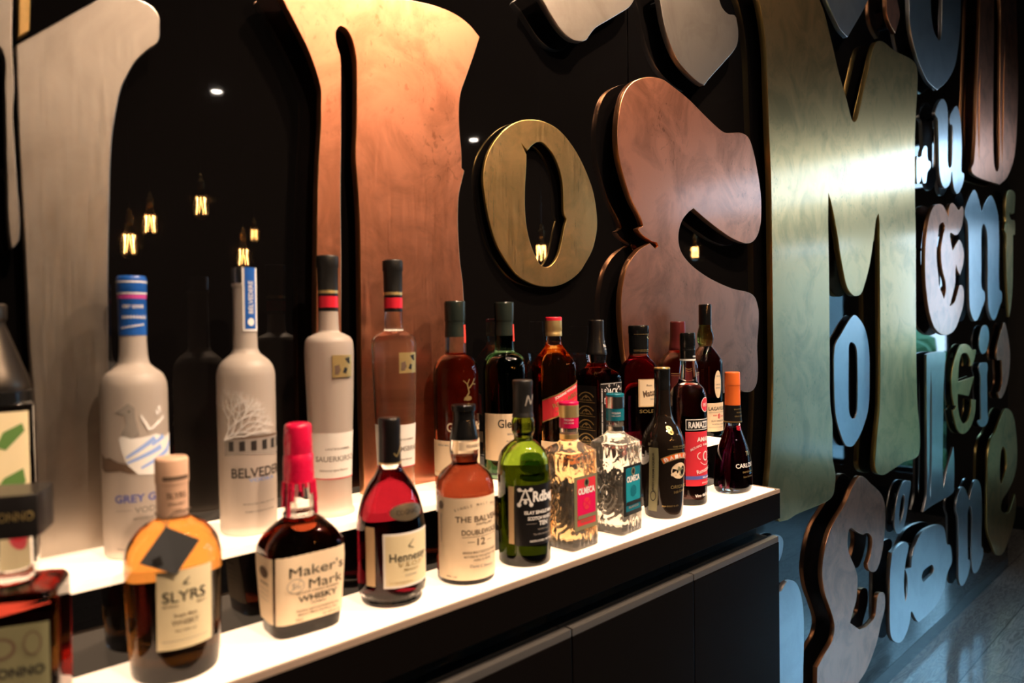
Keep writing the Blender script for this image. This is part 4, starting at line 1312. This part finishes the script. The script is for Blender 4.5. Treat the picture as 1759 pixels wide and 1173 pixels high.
# --- 15, 16 embossed square tequila bottles
def tequila(label, x, y, rot, liqm, foil, cap_mat, print_mat, top):
    P = [(0, 31, 9), (1, 34, 9), (4, 35, 9), (150, 35, 9), (157, 33.5, 8), (162, 28, 5), (168, 20, 3), (173, 15.8, 2.2), (176, 15, 2), (196, 14.6, 2), (215, 14, 2)]

    def relief(a, z, rr):
        # pressed glass: flutes near the base and shoulder, big leaf scrolls on the side faces
        deg = math.degrees(a) % 360
        if z > 155 or z < 3:
            return rr
        d = 0.0
        face = ((deg + 45) % 90) - 45
        front = deg < 34 or deg > 326
        if z < 26:
            d = 0.95 * math.sin(rad(face) * 22) * math.sin(math.pi * (z - 3) / 23)
        elif z > 128:
            d = 0.95 * math.sin(rad(face) * 18) * math.sin(math.pi * (z - 128) / 27)
        elif not front:
            u = face * 0.7
            q = math.hypot(u, (z - 70) * 0.8)
            q2 = math.hypot(u, (z - 105) * 0.8)
            d = 0.75 * math.sin(min(q, q2) * 0.8) + 0.5 * math.sin(math.atan2(u, z - 88) * 9)
        return rr + d - 0.8
    prof = []
    for i in range(len(P) - 1):
        prof.append(P[i])
        if P[i][0] == 4:
            prof += [(z, 35, 9) for z in range(7, 150, 3)]
    prof.append(P[-1])
    t, f = bottle(label, x, y, 1, rot, prof, 'pressed_glass', liq=(liqm, 158), wall=4.2, mod=relief, seg_=128)
    c = cap(t, [(194, 15), (194.2, 16), (top - 12, 16.2), (top, 16.2), (top + 1.5, 15)], cap_mat)
    loft('cap_band', [(top - 24, 16.2), (top - 23.9, 16.5), (top - 4, 16.5), (top - 3.9, 16.2)], 'gold_foil' if foil == 'g' else 'silver_foil', c, seg=36)
    cap(t, [(176, 15.2), (176.1, 15.7), (184, 15.7), (184.1, 15.2)], 'silver_foil' if foil == 's' else 'gold_foil', 'neck_ring')
    ink('lettering', surf_fn([(194, 16.1), (210, 16.2)]), [('t', 'TEQUILA', -14, 208, 3, 16, 'ink_white'), ('t', '100% AGAVE', -14, 203, 2, 16, 'ink_white')], c, .4)
    fl = surf_fn(P)
    lb = patch('label', fl, -29.5, 29.5, 33, 119.5, 'paper_olive' if foil == 'g' else 'gunmetal', t, nu=12)
    patch('label_panel', fl, -23, 23, 40, 115, 'ink_red' if foil == 'g' else print_mat, lb, off=.5, nu=12)
    patch('picture_square', fl, -22, 22, 57, 91, print_mat if foil == 'g' else 'teal_print', lb, off=.7, nu=12)
    ink('lettering', fl, [('t', 'OLMECA', 0, 95.5, 9.5, 41, 'ink_white', 0, .045), ('e', 0, 108, 6, 7, 'paper_olive'), ('e', 0, 108, 3.5, 4.6, 'paper_black'),
                          ('e', 0, 74, 9, 10, 'ink_red' if foil == 'g' else 'teal_foil'), seg(-8, 68, 8, 80, 2, print_mat), seg(-8, 80, 8, 68, 2, print_mat),
                          ('l', -22, 22, 54, 6, 'paper_olive' if foil == 'g' else 'gunmetal'), ('t', 'REPOSADO' if foil == 'g' else 'BLANCO', 0, 47, 4, 30, 'paper_olive' if foil == 'g' else 'ink_grey')], lb, 1.0)
    return t


tequila('embossed square tequila bottle with golden tequila and magenta and gold cap', .859, -.215, 2, 'tequila_gold', 'g', 'magenta_foil', 'magenta_foil', 235.5)
tequila('embossed square clear tequila bottle with teal label and teal and silver cap', .980, -.215, 6, 'tequila_clear', 's', 'teal_foil', 'teal_foil', 240)

# --- 17 bright green bottle with black label
P = [(0, 35), (1, 39.5), (4, 40.6), (20, 40.2), (120, 40.8), (140, 40.7), (156, 39.2), (169, 34.6), (178, 27), (184, 19.5), (188, 14.4), (193, 14.8), (201, 18), (213, 18.2), (221, 16.2), (226, 14.8), (258, 14)]
t, f = bottle('bright green glass whisky bottle with black label and dark cap on the lower shelf', .753, -.216, 1, 0, P, 'green_glass', liq=('whisky_in_green', 140))
cap(t, [(222, 16.4), (222.2, 16.8), (230, 15.4), (266, 15.2), (267, 15.6), (277, 15.6), (279, 14.4)], 'grey_cap')
ink('cap_print', surf_fn([(230, 15.4), (266, 15.2)]), [seg(-8, 240, -3, 256, 2.4, 'ink_grey'), seg(-3, 256, 2, 242, 2.4, 'ink_grey'), seg(2, 242, 8, 256, 2.4, 'ink_grey'), seg(8, 256, 13, 243, 2.4, 'ink_grey')], t, .4)
lb = patch('label', f, -45, 38, 33, 124, 'paper_black', t, nu=28)
patch('label_strip', f, -56, -47, 35, 122, 'paper_brown', t, nu=5)
it = [seg(-39, 94, -29, 119, 3, 'ink_white', 2), seg(-20, 94, -29.5, 119, 3, 'ink_white', 2), ('e', -38.5, 95, 3.2, 3.4, 'ink_white'), ('e', -20.5, 95, 3.2, 3.4, 'ink_white'),
      seg(-38, 116, -21, 116, 2, 'ink_white'), ('e', -38, 117.5, 3.2, 3, 'ink_white'), ('e', -21, 117.5, 3.2, 3, 'ink_white'), seg(-34, 103, -24, 103, 2, 'ink_white'), ('e', -29.3, 99, 2.6, 3.4, 'ink_white'),
      ('t', 'Rdbeg', 4, 107, 15, 44, 'ink_white', 0, .035), ('t', 'ISLAY SINGLE MALT', -3, 83, 5, 56, 'ink_white', 0, .03), ('t', 'SCOTCH WHISKY', -3, 74, 5, 46, 'ink_white', 0, .03), ('t', 'TEN', 0, 66, 6.5, 17, 'ink_white', 0, .03),
      ('l', -28, -12, 66, .7, 'ink_grey'), ('l', 12, 28, 66, .7, 'ink_grey'), ('t', 'YEARS OLD', 0, 57, 2.6, 22, 'ink_grey'), ('t', 'The Ultimate Islay Malt', 0, 50, 3, 36, 'ink_grey'), ('t', 'NON CHILL FILTERED', 0, 40, 3, 46, 'ink_white')]
ink('lettering', f, it, lb, .7)

# --- 18 amber bottle with cream label, bulb neck
P = [(0, 37), (1, 40.5), (4, 41.8), (20, 42), (129, 42.3), (144, 39.5), (153, 34), (161.5, 24), (165, 19.6), (169, 18.8), (175, 20), (184, 21.2), (200, 20.3), (216, 17.7), (229, 15.4), (240, 15)]
t, f = bottle('amber malt whisky bottle with big cream label, left of the green glass bottle', .642, -.208, 1, 0, P, 'glass', liq=('sherry', 178))
cap(t, [(200, 20.4), (200.2, 20.9), (216, 18.4), (226, 16.6), (230, 15.9), (240, 15.9), (241, 18), (248.5, 18), (250, 16.8)], 'rubber_black')
nb = patch('neck_label', surf_fn([(186, 21.2), (199, 20.6)]), -22, 22, 186, 198, 'paper_cream', t, nu=14)
ink('lettering', surf_fn([(186, 21.2), (199, 20.6)]), [('t', 'FOUNDED 1892', 4, 192, 4.5, 30, 'ink_brown')], nb, .6)
lb = patch('label', f, -76, 40, 8, 123, 'paper_cream', t, nu=34)
it = [('t', 'THE BALVENIE', -3, 93.5, 8, 80, 'ink_brown'), ('t', 'DISTILLERY', 2, 86, 2.8, 30, 'ink_brown'), ('t', 'DOUBLEWOOD', -3, 75, 7, 62, 'ink_brown'), ('l', -34, 26, 68.5, .5, 'ink_brown'), ('t', '12', -6, 61.5, 9.5, 12.5, 'ink_brown'),
      ('l', -26, -16, 61.5, .6, 'ink_brown'), ('l', 4, 14, 61.5, .6, 'ink_brown'), ('t', 'SINGLE MALT SCOTCH WHISKY', -4, 47, 3, 58, 'ink_brown'), ('t', 'MATURED IN TWO DISTINCT CASKS', -4, 41, 2.6, 54, 'ink_brown'), ('t', 'AGED 12 YEARS', -4, 36, 2.6, 28, 'ink_brown'),
      ('t', 'David C Stewart', -4, 27, 4, 38, 'ink_grey', -3), ('t', '40% vol', -50, 13, 2.6, 16, 'ink_brown'), ('e', -67, 112, 5, 6, 'ink_brown'), ('t', 'HANDCRAFTED', -67, 80, 3, 40, 'ink_grey', 90)]
it += arc_text('SINGLE MALT SCOTCH', -4, 10, 104, -22, 22, 3.2, 'ink_brown')
ink('lettering', f, it, lb, .7)

# --- 19 cognac bottle
P = [(0, 37), (1, 40), (5, 41), (9, 40.4), (13, 44.2), (30, 45.6), (95, 45.8), (112, 43.8), (135, 38), (155, 28.4), (166, 20.6), (175, 16.4), (184, 14), (225, 13.4)]
t, f = bottle('rounded cognac bottle with black cap, oval bronze seal and cream label', .520, -.200, 1, 0, P, 'glass', liq=('cognac', 168), base=14, wall=3)
cap(t, [(183, 14.3), (183.2, 14.8), (222, 14.7), (223, 14.9), (240, 14.9), (242.3, 13.8)], 'paper_black')
cap(t, [(181, 14.8), (181.1, 15.2), (183.1, 15.2), (183.2, 14.8)], 'gold_foil', 'gold_ring')
ink('cap_print', surf_fn([(183, 14.8), (222, 14.7)]), [seg(-3, 196, 1, 191, 1.6, 'ink_gold'), seg(1, 191, 14, 210, 1.8, 'ink_gold')], t, .4)
s = patch('seal', f, -25, 21, 113, 134, 'bronze_seal', t, off=2.6, thick=2.4, nu=18, nz=10, shear=lambda u, a, b: ((a + b) / 2 - (b - a) / 2 * math.sqrt(max(0.02, 1 - ((u + 2) / 23.5)**2)), (a + b) / 2 + (b - a) / 2 * math.sqrt(max(0.02, 1 - ((u + 2) / 23.5)**2))))
ink('lettering', f, [('t', 'COGNAC', -2, 124, 6, 30, 'gunmetal')], s, 2.8)
lb = patch('label', f, -37, 36, 28, 98, 'paper_white', t, nu=24)
patch('label_panel', f, -34, 33, 31, 95, 'paper_yellow', lb, off=.5, nu=24)
patch('side_label', f, -62, -48, 30, 106, 'paper_brown', t, nu=5)
ink('lettering', f, [('t', 'Hennessy', -1, 67, 10.5, 56, 'ink_black'), ('t', 'V.S.O.P', 0, 57, 5.5, 36, 'ink_gold'), ('t', 'PRIVILEGE', 0, 50, 2.8, 22, 'ink_gold'), ('t', 'COGNAC', 0, 43, 2.6, 18, 'ink_grey'), seg(-4, 80, 4, 88, 1.6, 'ink_black', .6), seg(-4, 80, 4, 77, 1.6, 'ink_black', .8),
                     ('t', 'Jas Hennessy & Co', -14, 35, 2.5, 30, 'ink_gold')], lb, .8)

# --- 20 red wax bourbon bottle
P = [(0, 37, 4.5), (1, 40.5, 4.5), (4, 42, 4.5), (60, 46.5, 4.5), (92, 48.5, 4.5), (101, 48, 4.2), (111, 44, 3.6), (121, 36.5, 3), (131, 26, 2.3), (135, 20.5, 2), (138, 18.6, 2), (160, 16.5, 2), (176, 14.8, 2), (235, 13.6, 2)]
t, f = bottle('stocky bourbon bottle with dripping red wax top and torn cream label', .391, -.198, 1, -4, P, 'glass', ry=0.74, liq=('whisky_red', 134), base=13, wall=3)
cap(t, [(136, 18.8), (137, 19.8), (140, 19.8), (141, 18.8)], 'glass', 'neck_ring', ry=0.9)


def drip(a, z, rr):
    if z > 188:
        return rr + 0.25 * math.sin(3 * a + z * .2)
    return rr


wax = loft('wax_top', [(176, 15.6), (177, 18.2), (186, 18.2), (200, 17.8), (209, 17.6), (210, 17.0), (211.5, 16.6), (213, 17.0), (230, 16.6), (243, 16.2), (247, 14.5), (248.3, 11)], 'red_wax', t, seg=48, mod=drip, ry=1.0)
for k, (a, ln) in enumerate([(-62, 40), (-47, 22), (5, 6), (52, 40), (66, 26), (110, 30), (160, 24), (205, 34), (250, 18), (-95, 30), (-20, 10), (28, 14)]):
    pts = []
    for j in range(7):
        z = 178 - ln * j / 6
        r = 17.6 + (20.0 - 17.6) * (178 - z) / 40
        pts.append((r * math.sin(rad(a)) / 1000, -r * math.cos(rad(a)) / 1000, z / 1000))
    link_mesh('wax_drip', tube_mesh('wax_drip', pts, 0.0024, 8), 'red_wax', t)
lb = patch('label', f, -43, 46, 18, 98, 'paper_cream', t, nu=30, shear=lambda u, a, b: (a, b + 0.5 * math.sin(u * 2.1) + .3 * math.sin(u * 5)))
sl = patch('side_label', f, -92, -47, 18, 97, 'paper_cream', t, nu=16)
ink('lettering', f, [('e', -66, 79, 12, 7, 'ink_brown'), ('t', 'HANDMADE', -66, 66, 3, 24, 'ink_brown'), ('l', -82, -54, 58, .5, 'ink_grey'), ('l', -82, -54, 52, .5, 'ink_grey'), ('l', -82, -54, 46, .5, 'ink_grey')], sl, .7)
it = [('t', "Maker's", 6.5, 79, 12, 68, 'ink_black', 0, 0), ('t', 'Mark', 17, 62, 11.5, 43, 'ink_black', 0, 0), ('t', 'KENTUCKY STRAIGHT BOURBON', 7, 53, 2.6, 52, 'ink_brown'), ('t', 'WHISKY', 7, 45.5, 7, 48, 'ink_black', 0, .02), ('t', 'HANDMADE', 7, 38.5, 2.4, 18, 'ink_brown'),
      ('t', 'Distilled, aged and bottled by the', 7, 32, 2.6, 52, 'ink_brown'), ('t', "Maker's Mark Distillery, Inc.", 7, 27.5, 2.6, 48, 'ink_brown'), ('t', 'Alc. 45% by Vol.', 24, 22, 2.6, 24, 'ink_brown'), ('t', '70cl', -16, 21.5, 3, 8, 'ink_brown'),
      ('e', -20, 62.5, 10, 8.6, 'ink_grey'), ('e', -20, 62.5, 9.2, 7.8, 'paper_cream'), ('t', 'S', -22, 63, 7, 4, 'ink_grey'), ('t', 'IV', -16, 61, 4.5, 5, 'ink_grey'), seg(-27, 56, -13, 69, .6, 'ink_grey')]
ink('lettering', f, it, lb, .8)

# --- 21 golden whisky with hanging slate card
P = [(0, 39), (1, 42), (4, 43.2), (22, 44.5), (70, 46.6), (120, 48), (134, 45), (145.7, 38.5), (155, 29.5), (159, 22), (163, 16), (170, 14.8), (215, 14)]
t, f = bottle('golden whisky bottle with cork-coloured sealed neck and a grey card hanging on its shoulder', .245, -.2005, 1, 0, P, 'glass', liq=('whisky_gold', 140), base=16, wall=3)
cap(t, [(163, 14.9), (163.2, 15.4), (198, 15.9), (200, 16.6), (224, 16.6), (226.6, 15)], 'cork_seal')
cf = surf_fn([(163, 15.4), (198, 15.9), (200, 16.6)])
ink('cap_print', cf, [('t', 'SLYRS', 0, 188, 6, 20, 'ink_brown'), ('l', -14, 14, 206, 4, 'ink_brown'), ('t', 'SINGLE MALT', 0, 179, 2.6, 18, 'ink_brown'), ('t', '1999', 0, 172, 2.6, 9, 'ink_brown')], t, .4)
lb = patch('label', f, -31, 25, 37, 118, 'paper_yellow', t, nu=20)
ink('lettering', f, [('t', 'SLYRS', -4.5, 91.5, 11, 42, 'ink_black'), ('t', 'BAVARIAN', -18, 82, 2.6, 14, 'ink_brown'), ('t', 'MALT', 12, 82, 2.6, 10, 'ink_brown'), ('t', 'Single Malt', -4, 72, 3.4, 22, 'ink_brown'), ('t', 'WHISKY', -4, 64.5, 5, 26, 'ink_brown'), ('t', '70cl 43% vol', -4, 56, 2.4, 20, 'ink_brown'), seg(-6, 104, 0, 110, 2, 'ink_black', .8), seg(-6, 104, 0, 103, 1.6, 'ink_black', .6), ('l', -26, 18, 46, .5, 'ink_grey')], lb, .7)
cd = D.objects.new('hanging_card', None)
me = mesh_from('hanging_card', [(x_ / 1000, y_ / 1000, z_ / 1000) for (x_, z_, y_) in
                                [(-18, 162, -35), (10, 146, -50.2), (-14, 116, -51.6), (-44, 131, -38), (-18, 162, -36), (10, 146, -51), (-14, 116, -52.4), (-44, 131, -39)]],
               [(0, 3, 2, 1), (4, 5, 6, 7), (0, 1, 5, 4), (1, 2, 6, 5), (2, 3, 7, 6), (3, 0, 4, 7)])
D.objects.remove(cd)
card = tag(link_mesh('hanging_card', me, 'slate_card', None, (.245, -.2005, Z1), smooth=False), 'small square grey card tied to the neck of the golden whisky bottle', 'card')
cb = tube_mesh('cord', [(-.016, -.0350, .1600), (-.013, -.026, .166), (-.006, -.0175, .170), (.006, -.0172, .171), (.0165, -.006, .170), (.0165, .006, .169), (.006, .0168, .169), (-.006, .0168, .169), (-.0165, .006, .168), (-.0165, -.006, .168), (-.016, -.020, .165), (-.0165, -.035, .160)], 0.0006, 6)
link_mesh('cord', cb, 'ink_brown', card)
me = D.meshes.new('stamp')
link_mesh('emblem', mesh_from('emblem', [(-.034, -.0448, .134), (-.027, -.0472, .137), (-.025, -.0485, .128), (-.032, -.0456, .126)], [(0, 3, 2, 1)]), 'ink_black', card, smooth=False)

# --- 22 square amaretto bottle at the left edge
P = [(0, 36, 9), (1, 40, 9), (4, 41, 9), (104, 41, 9), (122, 40.5, 9), (127, 38, 7), (129.5, 31, 5), (131, 22, 3), (134, 17.5, 2.2), (160, 16.5, 2), (180, 16, 2)]
t, f = bottle('square red amaretto bottle with a square black cap, cut off by the left picture edge', .102, -.206, 1, -22, P, 'glass', liq=('amaretto', 118), base=9, wall=3)
c = loft('cap', [(177, 28, 9), (177.5, 30, 9), (214, 30, 9), (215.6, 29, 9)], 'paper_black', t, seg=48)
cf = surf_fn([(177.5, 30, 9), (214, 30, 9)])
ink('lettering', cf, [('t', 'DISARONNO', 0, 197, 8, 50, 'ink_gold')], c, .4)
lb = patch('label', f, -36, 37, 6, 103, 'paper_olive', t, nu=18)
ink('lettering', f, [('t', 'DISARONNO', 0, 62, 8.5, 66, 'ink_black', 0, .03), ('t', 'ORIGINALE', 0, 50, 4, 34, 'ink_brown'), ('t', 'SINCE 1525', 0, 42, 3, 24, 'ink_brown'), ('e', 0, 84, 12, 10, 'ink_brown'), ('e', 0, 84, 9, 7.5, 'paper_olive'), ('e', 24, 86, 7, 11, 'ink_brown'), ('e', 24, 86, 5.6, 9.4, 'paper_olive'), ('t', 'AMARETTO', 0, 22, 4, 36, 'ink_brown')], lb, .7)

# --- 23 clear jar with cone lid, far left on the upper shelf
P = [(0, 34, 7), (1, 37, 7), (4, 38, 7), (188, 38, 7), (192, 36, 6)]
t, f = bottle('clear square jar with dark cone lid, at the left end of the upper shelf', .098, -.100, 2, 0, P, 'glass', name='spirit_jar', cat='jar', liq=('tequila_clear', 60), wall=3)
cap(t, [(190, 37), (190.5, 40), (204, 40), (205, 38)], 'rubber_black', 'collar')
cap(t, [(204, 38), (205, 38.5), (235, 30), (262, 21), (275, 17), (278, 19), (292, 19), (294, 16)], 'gunmetal', 'cone_lid')
lb = patch('label', f, -30, 30, 22, 184, 'paper_yellow', t, nu=12)  # pale sheet paints in the brightness seen through the jar's glass
it = [('p', [(-28, 100), (-12, 112), (-2, 132), (-6, 150), (-20, 138), (-28, 122)], 'leaf_green'), ('p', [(-4, 92), (14, 96), (26, 112), (24, 126), (8, 118), (0, 106)], 'leaf_green'), ('p', [(2, 150), (10, 146), (26, 164), (24, 172), (8, 164)], 'leaf_green'), ('e', 0, 58, 15, 14, 'petal_pink'), ('e', 4, 60, 8, 8, 'ink_red'), seg(2, 76, 0, 140, 3, 'paper_cream', 8)]  # green, pink and red patches stand in for refraction in the glass
ink('printed_picture', f, it, lb, .7)
